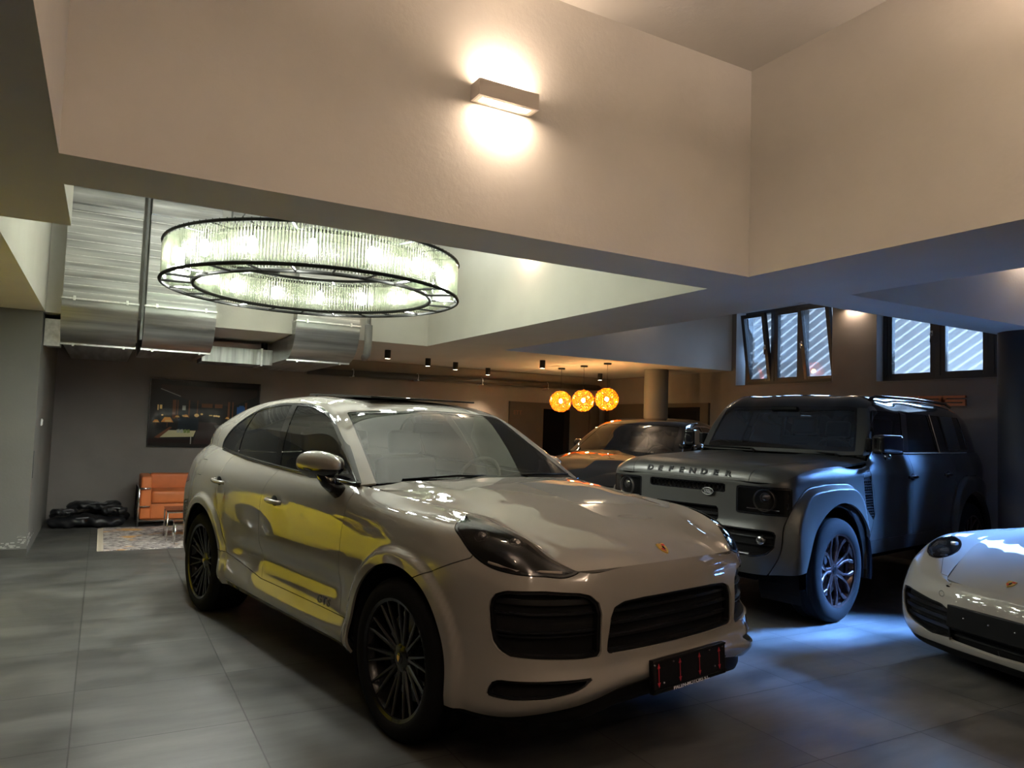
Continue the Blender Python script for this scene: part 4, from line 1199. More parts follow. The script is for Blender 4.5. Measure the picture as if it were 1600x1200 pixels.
# ------------------------------------------------------------------ light grey coupe-shaped SUV: feature lines (x forward from the front axle, half-width y, height z)
CAY_S = [
 [(.925,0,.400),(.915,.33,.395),(.868,.64,.350),(.72,.85,.315),(.50,.945,.310),(.24,.935,.30),(0,.93,.30),(-.28,.93,.30),(-.58,.925,.30),(-1.2,.925,.298),(-1.7,.925,.295),(-2.4,.925,.30),(-2.9,.93,.31),(-3.4,.89,.36),(-3.74,.76,.38),(-3.90,.45,.40),(-3.93,0,.40)],
 [(.962,0,.440),(.952,.33,.435),(.895,.66,.392),(.747,.865,.352),(.50,.953,.350),(.24,.955,.36),(0,.955,.35),(-.28,.955,.35),(-.58,.955,.345),(-1.2,.957,.345),(-1.7,.957,.348),(-2.4,.955,.355),(-2.9,.955,.38),(-3.4,.91,.42),(-3.78,.78,.44),(-3.94,.45,.46),(-3.96,0,.46)],
 [(.940,0,.51),(.927,.33,.51),(.865,.65,.51),(.73,.85,.51),(.49,.945,.51),(.24,.957,.51),(0,.96,.51),(-.28,.95,.50),(-.58,.938,.49),(-1.2,.932,.485),(-1.7,.934,.487),(-2.4,.948,.50),(-2.9,.962,.52),(-3.4,.92,.54),(-3.82,.79,.55),(-3.98,.45,.56),(-4.0,0,.56)],
 [(.940,0,.70),(.927,.33,.695),(.86,.65,.69),(.72,.845,.69),(.48,.94,.70),(.24,.957,.72),(0,.963,.73),(-.28,.955,.72),(-.58,.950,.71),(-1.2,.950,.70),(-1.7,.952,.70),(-2.4,.96,.72),(-2.9,.97,.74),(-3.4,.925,.75),(-3.83,.80,.75),(-3.99,.45,.76),(-4.02,0,.76)],
 [(.930,0,.815),(.915,.32,.81),(.845,.64,.80),(.70,.825,.84),(.46,.925,.90),(.22,.945,.93),(0,.95,.945),(-.28,.946,.94),(-.58,.944,.93),(-1.2,.948,.92),(-1.7,.953,.92),(-2.4,.958,.94),(-2.9,.963,.96),(-3.4,.915,.96),(-3.80,.79,.95),(-3.97,.45,.95),(-4.0,0,.95)],
 [(.916,0,.873),(.902,.31,.868),(.838,.61,.858),(.67,.780,.962),(.43,.860,1.030),(.21,.893,1.045),(0,.90,1.057),(-.28,.905,1.065),(-.58,.912,1.072),(-1.2,.924,1.070),(-1.7,.930,1.075),(-2.4,.930,1.10),(-2.9,.925,1.125),(-3.4,.865,1.14),(-3.74,.75,1.13),(-3.93,.45,1.09),(-3.97,0,1.07)],
 [(.898,0,.905),(.887,.30,.903),(.828,.575,.895),(.64,.690,1.008),(.42,.740,1.066),(.20,.768,1.086),(0,.783,1.100),(-.28,.797,1.123),(-.58,.838,1.147),(-1.2,.864,1.160),(-1.7,.865,1.178),(-2.4,.852,1.210),(-2.9,.822,1.250),(-3.4,.755,1.262),(-3.70,.66,1.24),(-3.86,.40,1.20),(-3.90,0,1.18)],
]
CAY_H = [
 [(.898,0,.905),(.80,0,.957),(.62,0,1.018),(.40,0,1.066),(.20,0,1.108),(0,0,1.140),(-.20,0,1.168),(-.42,0,1.192)],
 [(.887,.30,.903),(.785,.31,.952),(.61,.33,1.010),(.40,.35,1.057),(.20,.36,1.099),(0,.37,1.131),(-.2,.38,1.160),(-.435,.39,1.184)],
 [(.862,.46,.899),(.76,.48,.945),(.60,.53,.999),(.40,.56,1.055),(.20,.575,1.093),(0,.585,1.121),(-.2,.60,1.148),(-.46,.61,1.171)],
 [(.845,.535,.897),(.735,.59,.944),(.60,.635,.992),(.41,.670,1.056),(.20,.690,1.082),(0,.705,1.105),(-.22,.72,1.132),(-.49,.73,1.158)],
 [(.828,.575,.895),(.74,.645,.942),(.64,.690,1.008),(.42,.740,1.066),(.20,.768,1.086),(0,.783,1.100),(-.28,.797,1.123),(-.53,.815,1.147)],
]
CAY_G = [
 [(-.600,.850,1.147),(-.95,.860,1.155),(-1.30,.865,1.164),(-1.75,.864,1.180),(-2.3,.855,1.206),(-2.85,.826,1.247),(-3.30,.772,1.262),(-3.52,.72,1.255),(-3.70,.66,1.24)],
 [(-.597,.849,1.149),(-.97,.820,1.27),(-1.30,.800,1.36),(-1.75,.785,1.41),(-2.3,.78,1.425),(-2.85,.765,1.425),(-3.30,.725,1.41),(-3.52,.685,1.38),(-3.74,.66,1.245)],
 [(-.590,.846,1.151),(-.95,.757,1.385),(-1.27,.690,1.553),(-1.75,.648,1.628),(-2.3,.640,1.628),(-2.85,.632,1.580),(-3.30,.61,1.505),(-3.54,.585,1.445),(-3.78,.62,1.23)],
 [(-.560,.775,1.160),(-.93,.690,1.385),(-1.26,.625,1.570),(-1.75,.590,1.648),(-2.3,.582,1.650),(-2.85,.575,1.608),(-3.30,.55,1.542),(-3.58,.53,1.485),(-3.82,.55,1.215)],
 [(-.47,.38,1.183),(-.83,.345,1.388),(-1.175,.32,1.597),(-1.75,.31,1.669),(-2.3,.305,1.670),(-2.85,.30,1.630),(-3.32,.29,1.570),(-3.60,.28,1.515),(-3.87,.28,1.195)],
 [(-.43,0,1.191),(-.80,0,1.398),(-1.155,0,1.605),(-1.75,0,1.676),(-2.3,0,1.676),(-2.85,0,1.638),(-3.33,0,1.580),(-3.62,0,1.525),(-3.88,0,1.185)],
]
def cay_disp(G):
    """wheel arch flares and the hollow along the lower doors"""
    x, y, z = G[..., 0], G[..., 1], G[..., 2]
    side = smoothstep((y - 0.80) / 0.10)
    for cx, cz, Ro in ((0.015, 0.385, 0.445), (-2.86, 0.385, 0.445)):
        d = np.hypot(x - cx, z - cz) - Ro
        G[..., 1] += 0.026 * side * (1 - smoothstep((d - 0.048) / 0.035)) * smoothstep((0.62 + z) / 0.2)
    dd = smoothstep((x + 2.35) / 0.3) * smoothstep((-0.50 - x) / 0.2)
    G[..., 1] += -0.020 * dd * np.exp(-((z - 0.60) / 0.065) ** 2)
    return G

def tz(V): return np.stack([-0.78 * V[:, 0] + 0.63 * V[:, 1], V[:, 2]], 1)      # corner view of the nose
def xz(V): return V[:, [0, 2]]
def yz(V): return V[:, [1, 2]]
def xy(V): return V[:, [0, 1]]
def hline(a, b):
    """signed distance to the line a->b (positive on its left)"""
    a = np.array(a, float); b = np.array(b, float); d = (b - a) / np.linalg.norm(b - a)
    return lambda Q: d[0] * (Q[:, 1] - a[1]) - d[1] * (Q[:, 0] - a[0])

GAP = 0.0022
def take(sm, fn):
    """cut the region fn<0 out of sm leaving a panel gap; returns (region, rest)"""
    f = fn(sm.V)
    inner, outer = sm.clip(f)
    inner, _ = inner.clip(fn(inner.V) + GAP) if inner.F else (inner, None)
    _, outer = outer.clip(fn(outer.V) - GAP) if outer.F else (None, outer)
    return inner, outer

def two(sm, name, m, parent, **kw):
    """the panel and its mirror twin"""
    for q in sm.islands(30):
        a = q.obj(name, m, parent, **kw)
        b = q.mirror().obj(name, m, parent, **kw)

def slats(sm, zs, h, name, m, parent, push=0.02, depth=0.025, both=False):
    for z in zs:
        a, _ = sm.offset(-push).clip(np.abs(sm.V[:, 2] - z) - h)
        if not a.F: continue
        if both: a = a.join(a.mirror())
        a.obj(name, m, parent, rim=depth)

def arch_liner(parent, cx, cz, r, y0=0.62, y1=0.935, name='wheel_arch_liner'):
    for s in (-1, 1):
        b = MB(); n = 28; A = []
        for k in range(n + 1):
            a = R(-25) + R(230) * k / n
            A.append((cx + r * math.cos(a), cz + r * math.sin(a)))
        V = []; F = []
        for y in (y0, y1):
            for x, z in A: V.append((x, s * y, max(z, 0.17)))
        F = [(i, i + 1, n + 2 + i, n + 1 + i) for i in range(n)]
        F.append(tuple(range(n + 1)))
        me = bpy.data.meshes.new(name); me.from_pydata(V, [], F); me.update()
        link(name, me, M_DARK, parent)

def superellipsoid(rx, ry, rz, e=2.4, nu=36, nv=20):
    V, F = [], []
    for i in range(nv + 1):
        p = -PI / 2 + PI * i / nv
        for j in range(nu):
            a = 2 * PI * j / nu
            d = np.array([math.cos(p) * math.cos(a), math.cos(p) * math.sin(a), math.sin(p)])
            k = (np.abs(d) ** e).sum() ** (-1 / e); V.append(d * k * [rx, ry, rz])
    for i in range(nv):
        for j in range(nu):
            F.append((i * nu + j, i * nu + (j + 1) % nu, (i + 1) * nu + (j + 1) % nu, (i + 1) * nu + j))
    V = np.array(V); N = V / np.array([rx, ry, rz]) ** 2; N /= np.linalg.norm(N, axis=1, keepdims=True)
    return SM(V, N, V[:, :2].copy(), F)

def mirror_pod(parent, x, y, z, s, m_cap, m_low, length=0.24, deep=0.16, high=0.15, arm=None, arm_y=0.90, fold=0.0):
    e = superellipsoid(deep / 2, length / 2, high / 2, 2.5)
    f = 0.35 * e.V[:, 0] + 0.5 * s * e.V[:, 1]
    e.V[:, 0] -= 0.25 * np.abs(e.V[:, 1]) * (e.V[:, 1] * s > 0)
    e.V[:, 2] *= 1 - 0.9 * np.clip(s * e.V[:, 1], 0, 1)
    r = bpy.data.objects.new('door_mirror', None); COL.objects.link(r); r.parent = parent; r.location = (x, y, z)
    if s < 0: pass
    lo, up = e.clip(e.V[:, 2] + 0.018)
    up.obj('mirror_cap', m_cap, r); lo.obj('mirror_base', m_low, r)
    g = superellipsoid(0.004, length / 2 * 0.86, high / 2 * 0.78, 3); g.V[:, 0] -= deep / 2 - 0.002
    g.obj('mirror_glass', M_CHROME, r)
    b = MB()
    if arm is None: arm = (0.0, 0.11)
    b.prism([(arm[0] - 0.035, 0, -0.03), (arm[0] + 0.05, 0, -0.03), (arm[0] + 0.06, s * -0.0, -high / 2 - 0.01), (arm[0] - 0.02, 0, -high / 2 - 0.01)], (0, -s * 0.04, 0))
    b.bm.free(); b = MB()
    P = [(0.01, -s * 0.02, -high * 0.36), (0.01, -s * 0.07, -high * 0.55), (-0.0, s * (arm_y - abs(y)) , -high * 0.5 - arm[1])]
    if fold: P = [(length * .18, 0, -high * .12), (length * .30, -s * .02, -high * .55), (length * .27, s * (arm_y - abs(y)), -high * .5 - arm[1])]
    b.tube(P, [0.045, 0.042, 0.045], seg=12)
    b.build('mirror_arm', m_low, r, smooth=True)
    if fold:
        for c in r.children:
            if c.name.startswith('mirror_arm'): continue
            c.rotation_euler = (0, 0, s * fold)
    return r

def handle_bar(parent, x0, x1, y, z0, z1, s, m, bulge=0.04):
    n = 14; pts = []; rs = []
    for k in range(n + 1):
        u = k / n
        pts.append((x0 + (x1 - x0) * u, s * (y + bulge * math.sin(PI * u) ** 0.6), z0 + (z1 - z0) * u)); rs.append(0.012 + 0.004 * math.sin(PI * u))
    MB().tube(pts, rs, seg=10).build('door_handle', m, parent, smooth=True)
    c = MB().lathe([(0.0, 0.004), (0.035, 0.002), (0.042, 0)], seg=20, M=Matrix.Translation(((x0 + x1) / 2, s * (y + 0.001), (z0 + z1) / 2)) @ Matrix.Rotation(-s * PI / 2, 4, 'X') @ Matrix.Diagonal((1.2, 0.8, 1, 1)))
    return c.build('handle_recess', M_TRIMMAT, parent, smooth=True)

def build_coupe_suv():
    P = paint('chalk_grey_car_paint', (0.195, 0.182, 0.160), rough=0.38)
    o = CAY_POS
    root = empty('crossover_car', 'light grey sloping-roofed SUV parked in the foreground, with black wheels', 'car', (o[0], o[1], 0), R(-79.06))
    S = SM.grid(CAY_S, 330, 84, disp=cay_disp).outward((-1.5, 0, .5)) if False else SM.grid(CAY_S, 330, 84, disp=cay_disp)
    S.outward((-1.5, 0, .5))
    H = SM.grid(CAY_H, 70, 46); H.outward((-.2, 0, .3))
    G = SM.grid(CAY_G, 170, 90); G.outward((-1.7, 0, 1.0))
    # dark inner skin behind every gap
    def inside(V, k): return (V[:, 0] > -0.55) * 1.0
    for sm, nm in ((S, 'inner_shell'),):
        q = sm.offset(-0.045)
        for cx in (0.015, -2.86): _, q = q.clip(np.hypot(q.V[:, 0] - cx, q.V[:, 2] - 0.385) - 0.46)
        lo, _ = q.clip(q.V[:, 2] - 1.10 + 0.05 * (q.V[:, 0] > 0))
        lo.join(lo.mirror()).obj(nm, M_DARK, root)
    # arches
    for cx in (0.015, -2.86): _, S = S.clip(np.where(S.V[:, 1] > 0.5, np.hypot(S.V[:, 0] - cx, S.V[:, 2] - 0.385) - 0.445, 1.0))
    # headlights
    hl = curve2([(-.297, .893), (-.262, .876), (-.15, .877), (-.02, .884), (.090, .905), (.172, .946), (.238, 1.002), (.284, 1.046), (.268, 1.085), (.10, 1.16), (-.25, 1.05), (-.33, .93)], 80, True)
    fh = poly_sdf(hl)
    def f_head(V): return np.where((V[:, 1] > 0.42) & (V[:, 0] > 0.1), fh(tz(V)), 1.0)
    HL, S = take(S, f_head)
    _, HLo = HL.clip(f_head(HL.V) + 0.011)
    HLi, _ = HL.clip(f_head(HL.V) + 0.011)
    for s in (0, 1):
        g = HLi if not s else HLi.mirror(); e = HLo if not s else HLo.mirror()
        hr = bpy.data.objects.new('headlight', None); COL.objects.link(hr); hr.parent = root
        g.obj('lamp_cover', M_LAMPGLASS, hr)
        e.obj('lamp_seal', M_TRIM, hr, rim=0.02)
        bk = g.offset(-0.075); bk.V[:, 0] -= 0.01
        bk.obj('lamp_housing', M_LAMPIN, hr)
        sy = -1 if s else 1
        for (x, y, z, r) in ((.60, .80, .935, .030), (.70, .715, .905, .026), (.50, .83, 1.005, .026), (.62, .735, .985, .024)):
            Mx = Matrix.Translation((x - .03, sy * (y - .025), z)) @ Matrix.Rotation(sy * R(14), 4, 'Z') @ Matrix.Rotation(R(80), 4, 'Y')
            MB().lathe([(0, .024), (r * .5, .021), (r * .85, .012), (r, 0), (r * 1.25, -.004), (r * 1.3, -.03)], seg=24, M=Mx).build('projector', M_LENS, hr, smooth=True)
        MB().tube([(.78, sy * .615, .885), (.66, sy * .77, .887), (.55, sy * .84, .912)], 0.006, seg=6).build('light_guide', M_LAMPBODY, hr, smooth=True)
    # doors
    fd = poly_sdf([(-.553, .20), (-.585, .455), (-.607, .60), (-.609, .75), (-.598, .95), (-.594, 1.06), (-.600, 1.3), (-1.58, 1.3), (-1.64, 1.18), (-1.70, 1.08), (-1.742, 1.0), (-1.752, .92), (-1.745, .75), (-1.728, .60), (-1.69, .455), (-1.688, .20)])
    rd = poly_sdf([(-1.688, .20), (-1.69, .455), (-1.728, .60), (-1.745, .75), (-1.752, .92), (-1.742, 1.0), (-1.70, 1.08), (-1.64, 1.18), (-1.58, 1.3), (-2.54, 1.35), (-2.585, 1.05), (-2.575, .95), (-2.52, .82), (-2.43, .68), (-2.345, .55), (-2.325, .20)])
    sill = line_y = lambda V: V[:, 2] - np.interp(V[:, 0], [-2.4, -1.7, -.6], [.535, .455, .457])
    side = lambda V: V[:, 1] > 0.6
    SK, S = take(S, lambda V: np.where(side(V) & (V[:, 0] < -.3) & (V[:, 0] > -2.7), np.maximum(sill(V), np.abs(V[:, 0] + 1.45) - 1.0), 1.0))
    FD, S = take(S, lambda V: np.where(side(V), fd(xz(V)), 1.0))
    RD, S = take(S, lambda V: np.where(side(V), rd(xz(V)), 1.0))
    fender = poly_sdf([(-.61, .10), (-.61, 1.4), (.70, 1.4), (.52, 1.10), (.506, .93), (.398, .886), (.165, .79), (.05, .70), (.0, .3), (0, .1)])
    FE, S = take(S, lambda V: np.where(side(V), fender(xz(V)), 1.0))
    FB, RQ = S.clip(-(S.V[:, 0] + .2))
    two(SK, 'side_skirt', P, root, rim=.014)
    # front doors with windows
    D = poly_sdf(curve2([(-.585, 1.143), (-.72, 1.272), (-.958, 1.382), (-1.263, 1.534), (-1.50, 1.592), (-1.848, 1.616), (-2.27, 1.610), (-2.53, 1.570), (-2.75, 1.485), (-2.905, 1.368), (-2.955, 1.29), (-2.93, 1.248), (-2.80, 1.232)], 90).tolist() + [(-2.80, 1.05), (-.585, 1.05)])
    D_in = lambda V: D(xz(V))
    tuG, tvG = G_knots(CAY_G)
    WIN, G = G.clip(np.where(G.V[:, 1] > 0.5, np.where(G.UV[:, 1] < tvG[2] + .012, D_in(G.V), 1.0), 1.0))
    line_b = hline((-1.655, 1.15), (-1.885, 1.65)); line_c = hline((-2.50, 1.2), (-2.57, 1.6))
    zb = lambda V: V[:, 2] - np.interp(V[:, 0], [-2.95, -2.5, -1.58, -.6], [1.262, 1.226, 1.190, 1.163])
    glassf = lambda V: np.maximum(D_in(V) + 0.020, -(zb(V)))
    GL, TR = WIN.clip(glassf(WIN.V))
    _, TRb = TR.clip(-(TR.V[:, 2] - 1.0)) if False else (None, TR)
    pill = {}
    a, rest = GL.clip(-line_b(xz(GL.V)) if line_b(np.array([[-1.2, 1.3]]))[0] > 0 else line_b(xz(GL.V)))
    fg = a
    d2 = line_b(xz(rest.V)); sgn = 1 if line_b(np.array([[-1.2, 1.3]]))[0] > 0 else -1
    pb, rest = rest.clip(-(sgn * d2) - 0.085)
    dc = line_c(xz(rest.V)); sc = 1 if line_c(np.array([[-1.2, 1.3]]))[0] > 0 else -1
    rg, rest = rest.clip(-(sc * dc) + 0.0)
    pc, qg = rest.clip(-(sc * line_c(xz(rest.V))) - 0.022)
    lm = hline((-.86, 1.15), (-.985, 1.42)); sm_ = 1 if lm(np.array([[-1.2, 1.3]]))[0] > 0 else -1
    fg, sail = fg.clip(-(sm_ * lm(xz(fg.V))))
    for s in (0, 1):
        mm = (lambda q: q.mirror()) if s else (lambda q: q)
        sy = -1 if s else 1
        d = mm(FD).obj('front_door', P, root, rim=.016)
        handle_bar(d, -1.60, -1.40, .958, .985, .975, sy, P)
        mm(fg.offset(-.004)).obj('front_door_window', M_SIDEGLASS, d)
        mm(sail).obj('mirror_sail', M_TRIM, d)
        d = mm(RD).obj('rear_door', P, root, rim=.016)
        handle_bar(d, -2.62, -2.42, .965, 1.035, 1.02, sy, P)
        mm(rg.offset(-.004)).obj('rear_door_window', M_PRIVACY, d)
        mm(TR).obj('window_trim', M_TRIM, root, rim=.012)
        mm(pb).obj('door_pillar', M_TRIM, root); mm(pc).obj('window_divider', M_TRIM, root); mm(qg.offset(-.003)).obj('quarter_window', M_PRIVACY, root)
        if s: mirror_pod(root, -.86, -1.00, 1.250, -1, P, M_TRIM, length=.44, deep=.13, high=.155, arm=(0, .07), arm_y=.90, fold=R(80))
        else: mirror_pod(root, -1.02, .955, 1.235, 1, P, M_TRIM, length=.28, deep=.11, high=.12, arm=(0, .05), arm_y=.90, fold=R(84))
    bl = curve2([p[0:1] + p[2:3] for p in CAY_G[0][:7]], 60)
    for sy in (-1, 1):
        pts = []
        for x, z in bl:
            if x > -2.90: pts.append((x, sy * (np.interp(-x, [-p[0] for p in CAY_G[0]], [p[1] for p in CAY_G[0]]) + .003), z + .006))
        MB().tube(pts, .0105, seg=8).build('belt_moulding', M_TRIM, root, smooth=True)
    two(FE, 'front_wing', P, root, rim=.014)
    # badge lettering low on the front doors
    for sy in (-1, 1):
        o = link('door_lettering', text_mesh('GTS', .062, .003, 'door_lettering', bold=.0012, shear=.25, space=1.25, sx=1.25), M_TRIM, root)
        o.location = (-.775, sy * .9485, .497); o.rotation_euler = (PI / 2, 0, 0 if sy < 0 else PI)
        o.rotation_euler = (PI / 2 + R(4), 0, 0 if sy < 0 else PI)
        if sy < 0: o.rotation_euler = (PI / 2 + R(3), 0, 0)
    # fuel flap and rear body
    ff = poly_sdf(rrect(-3.17, -2.99, 1.035, 1.155, .03))
    FLP, RQr = take(RQ.mirror(), lambda V: np.where(V[:, 1] < -.5, ff(xz(V)), 1.0))
    FLP.obj('fuel_flap', P, root, rim=.006)
    # tail lamp band across the rear body
    tl = poly_sdf([(-3.40, .965), (-3.62, .93), (-4.2, .93), (-4.2, 1.01), (-3.62, 1.01)])
    for sgm in (RQ, RQr):
        L_, q = take(sgm, lambda V: tl(xz(V)))
        L_.obj('tail_lamp', mat('red_lamp_lens', (0.20, 0.008, 0.008), rough=.1, coat=.5), root, rim=.01)
        q.obj('rear_body', P, root, rim=.012)
    # front bumper: cut the three upper mouths and two lower ones
    sid = poly_sdf([(.072, .74), (.066, .775), (.045, .803), (.0, .818), (-.158, .822), (-.30, .812), (-.345, .80), (-.382, .765), (-.396, .72), (-.396, .56), (-.385, .543), (-.33, .541), (-.17, .548), (-.03, .556), (.015, .575), (.048, .61), (.062, .66)])
    cen = poly_sdf([(-1, .778), (.25, .770), (.37, .762), (.425, .742), (.447, .70), (.460, .60), (.462, .557), (.44, .548), (-1, .540)])
    low = poly_sdf([(.062, .395), (.058, .425), (.040, .452), (.010, .465), (-.374, .470), (-.34, .44), (-.30, .423), (-.204, .402), (-.05, .392)])
    fs = lambda V: np.where((V[:, 1] > .2) & (V[:, 0] > .3), sid(tz(V)), 1.0)
    fc = lambda V: np.where(V[:, 0] > .6, cen(yz(V)), 1.0)
    fl = lambda V: np.where((V[:, 1] > .2) & (V[:, 0] > .3), low(tz(V)), 1.0)
    SI, FB = FB.clip(fs(FB.V)); CI, FB = FB.clip(fc(FB.V)); LI, FB = FB.clip(fl(FB.V))
    body = FB.join(FB.mirror())
    body.obj('front_bumper', P, root, rim=.03)
    for s in (0, 1):
        mm = (lambda q: q.mirror()) if s else (lambda q: q)
        gi = bpy.data.objects.new('side_intake', None); COL.objects.link(gi); gi.parent = root
        mm(SI.offset(-.085)).obj('intake_backing', M_DARK, gi)
        for z, h in ((.775, .012), (.725, .004), (.648, .004), (.628, .004)):
            q, _ = SI.offset(-.030).clip(np.abs(SI.V[:, 2] - z) - h)
            mm(q).obj('intake_blade', M_MESHBLK, gi, rim=.05)
        edge = SI.clip(fs(SI.V) + .012)[1].offset(-.012)
        mm(edge).obj('intake_frame', M_TRIMMAT, gi, rim=.04)
        li = bpy.data.objects.new('lower_intake', None); COL.objects.link(li); li.parent = root
        mm(LI.offset(-.05)).obj('intake_backing', M_DARK, li)
        mm(LI.clip(fl(LI.V) + .008)[1].offset(-.008)).obj('intake_frame', M_TRIMMAT, li, rim=.03)
    gi = bpy.data.objects.new('centre_grille', None); COL.objects.link(gi); gi.parent = root
    CC = CI.join(CI.mirror())
    CC.offset(-.085).obj('grille_backing', M_DARK, gi)
    for z in (.722, .668, .612): CC.offset(-.028).clip(np.abs(CC.V[:, 2] - z) - .0065)[0].obj('grille_blade', M_MESHBLK, gi, rim=.04)
    ed = CI.clip(fc(CI.V) + .012)[1].offset(-.010); ed.join(ed.mirror()).obj('grille_frame', M_TRIMMAT, gi, rim=.04)
    # black chin below the painted lip
    ch = [[(x - .035, y * .97, z + .01) for x, y, z in CAY_S[0][:5]], [(x - .03, y * .97, max(.285, z - .06)) for x, y, z in CAY_S[0][:5]], [(x - .16, y * .93, .27) for x, y, z in CAY_S[0][:5]], [(x - .34, y * .88, .26) for x, y, z in CAY_S[0][:5]]]
    C_ = SM.grid(ch, 60, 16); C_.outward((0, 0, .5)); C_.join(C_.mirror()).obj('lower_chin', M_TRIMMAT, root)
    # tow cover outline and parking sensor studs in the lip
    for y, z in ((-.22, .468), (-.62, .86), (.62, .86)):
        pass
    # plate holder
    t_ = bpy.data.objects.new('plate_holder', None); COL.objects.link(t_); t_.parent = root; t_.location = (.985, .02, .435); t_.rotation_euler = (0, R(-4), 0)
    MB().box(-.02, .006, -.27, .27, -.078, .068, bevel=.006).build('holder_plate', M_TRIMMAT, t_)
    MB().box(.006, .010, -.268, .268, .058, .066).box(.006, .010, -.268, .268, -.062, -.056).build('holder_rim', M_TRIM, t_)
    for y in (-.235, -.085, .06, .215):
        b = MB()
        b.box(.007, .0085, y - .0022, y + .0022, -.038, .040)
        for q in (1, -1): b.prism([(.007, y - .010, q * .030 + .001), (.007, y + .010, q * .030 + .001), (.007, y, q * .050 + .001)], (.0018, 0, 0))
        b.build('red_arrow', mat('red_print', (0.30, 0.012, 0.02), rough=.5), t_)
    for y, z in ((-.26, .048), (-.20, -.035), (.18, -.03), (.245, .05), (-.13, .045), (.14, .05)): MB().lathe([(0, .0095), (.004, .009), (.005, .006)], seg=10, M=Matrix.Translation((0, y, z)) @ Matrix.Rotation(PI / 2, 4, 'Y')).build('screw', M_CHROME, t_)
    o_ = link('holder_lettering', text_mesh('PALEN-MOTORS S.L.', .022, .001, 'holder_lettering', bold=.0006, sx=1.35), mat('white_print', (.6, .6, .65), rough=.5), t_)
    o_.location = (.0068, 0, -.0705); o_.rotation_euler = (PI / 2, 0, PI / 2)
    # hood
    H2 = H.join(H.mirror())
    H.V = H.V; f = None
    # wide power domes pressed into the hood
    def dome(sm):
        x, y = sm.V[:, 0], np.abs(sm.V[:, 1])
        c = np.interp(x, [-.5, .85], [.64, .50]); k = smoothstep((.75 - x) / .6)
        sm.V[:, 2] += .010 * k * np.exp(-((y - c) / .07) ** 2)
        return sm
    H2 = dome(H2)
    me = H2.offset(-.0015).obj('bonnet', P, root, rim=.014)
    crest(root, (.832, 0, .9475), (.55, 0, .83), (-.83, 0, .55), .062)
    # windscreen, roof, rear window
    tu, tv = G_knots(CAY_G)
    fw = lambda Q: np.maximum(Q.UV[:, 0] - (tu[2] - .012), (tv[3] + .004) - Q.UV[:, 1])
    WS, RF = G.clip(fw(G))
    fwi = lambda Q: np.maximum(Q.UV[:, 0] - (tu[2] - .020), (tv[3] + .016) - Q.UV[:, 1])
    WI, WB = WS.clip(fwi(WS))
    w = WI.join(WI.mirror()).offset(-.003).obj('windscreen', M_CARGLASS, root)
    WB.join(WB.mirror()).offset(-.002).obj('windscreen_border', M_TRIM, root, rim=.01)
    fr = lambda Q: np.maximum((tu[7] + .012) - Q.UV[:, 0], (tv[3] + .02) - Q.UV[:, 1])
    RW, RF = RF.clip(fr(RF))
    RW.join(RW.mirror()).offset(-.003).obj('rear_window', M_PRIVACY, root)
    sr = poly_sdf(rrect(-2.35, -1.42, -.44, .44, .05))
    SR, RF2 = take(RF.join(RF.mirror()), lambda V: np.where(V[:, 2] > 1.45, sr(xy(V)), 1.0))
    RF2.obj('roof', P, root, rim=.012)
    SR.obj('sunroof_glass', M_TRIM, root)
    # raised rear sunroof panel
    b = MB().box(-.47, .47, -.43, .43, -.006, .006, bevel=.004)
    o_ = b.build('sunroof_flap', M_TRIM, root); o_.location = (-1.74, 0, 1.681); o_.rotation_euler = (0, R(1.6), 0)
    for s in (-1, 1): MB().tube([(-2.26, s * .38, 1.655), (-2.19, s * .38, 1.690)], .006, seg=6).build('sunroof_strut', M_CHROME, root)
    # mirror base camera pod behind the screen
    MB().box(-.06, .06, -.07, .07, -.02, .02, bevel=.015, seg=3).build('rain_sensor', M_TRIMMAT, root, smooth=True).location = (-1.15, 0, 1.545)
    o_ = MB().box(-.015, .015, -.12, .12, -.035, .035, bevel=.012, seg=3).build('inner_mirror', M_TRIMMAT, root, smooth=True); o_.location = (-1.22, 0, 1.47)
    # wipers resting on the cowl
    for y0, y1 in ((-.62, .02), (-.02, .66)):
        MB().tube([(-.50 + .03 * abs(y0) - .05, y0, 1.180), (-.455, (y0 + y1) / 2, 1.203), (-.47 - .05 * abs(y1), y1, 1.195)], .007, seg=6).build('wiper', M_TRIMMAT, root, smooth=True)
    MB().prism([(-.42, -.78, 1.13), (-.42, .78, 1.13), (-.62, .78, 1.15), (-.62, -.78, 1.15)], (0, 0, -.03)).build('cowl_panel', M_DARK, root)
    # cabin
    MB().box(-3.5, -.4, -.80, .80, .30, .50).build('cabin_floor', M_DARK, root)
    d = MB().prism([(-.48, -.80, 1.12), (-.62, -.80, 1.135), (-.98, -.80, 1.10), (-1.05, -.80, 1.0), (-1.0, -.80, .75), (-.48, -.80, .75)], (0, 1.6, 0))
    d.build('dashboard', M_SEAT, root, auto=40)
    MB().prism([(-.85, .18, 1.10), (-1.08, .18, 1.11), (-1.10, .18, 1.05)], (0, .42, 0)).build('instrument_hood', M_SEAT, root)
    steering_wheel(root, -1.13, .38, 1.10, tilt=R(68))
    seats(root, (-1.95,), .37, .55, zt=1.42); seats(root, (-2.85,), .37, .60, w=.56, zt=1.40)
    MB().box(-3.6, -3.0, -.70, .70, .5, 1.15, bevel=.05).build('parcel_cover', M_SEAT, root)
    # underbody and wheels
    MB().box(-3.7, .55, -.60, .60, .22, .34).build('underbody', M_DARK, root)
    arch_liner(root, .015, .385, .452); arch_liner(root, -2.86, .385, .452)
    for x, w_ in ((0, .295), (-2.893, .315)):
        for s in (-1, 1): wheel(root, 'front_wheel' if x == 0 else 'rear_wheel', x, s * (.965 - w_ / 2), s, .378, w_, .278, 'spyder', M_RIMBLACK)
    return root

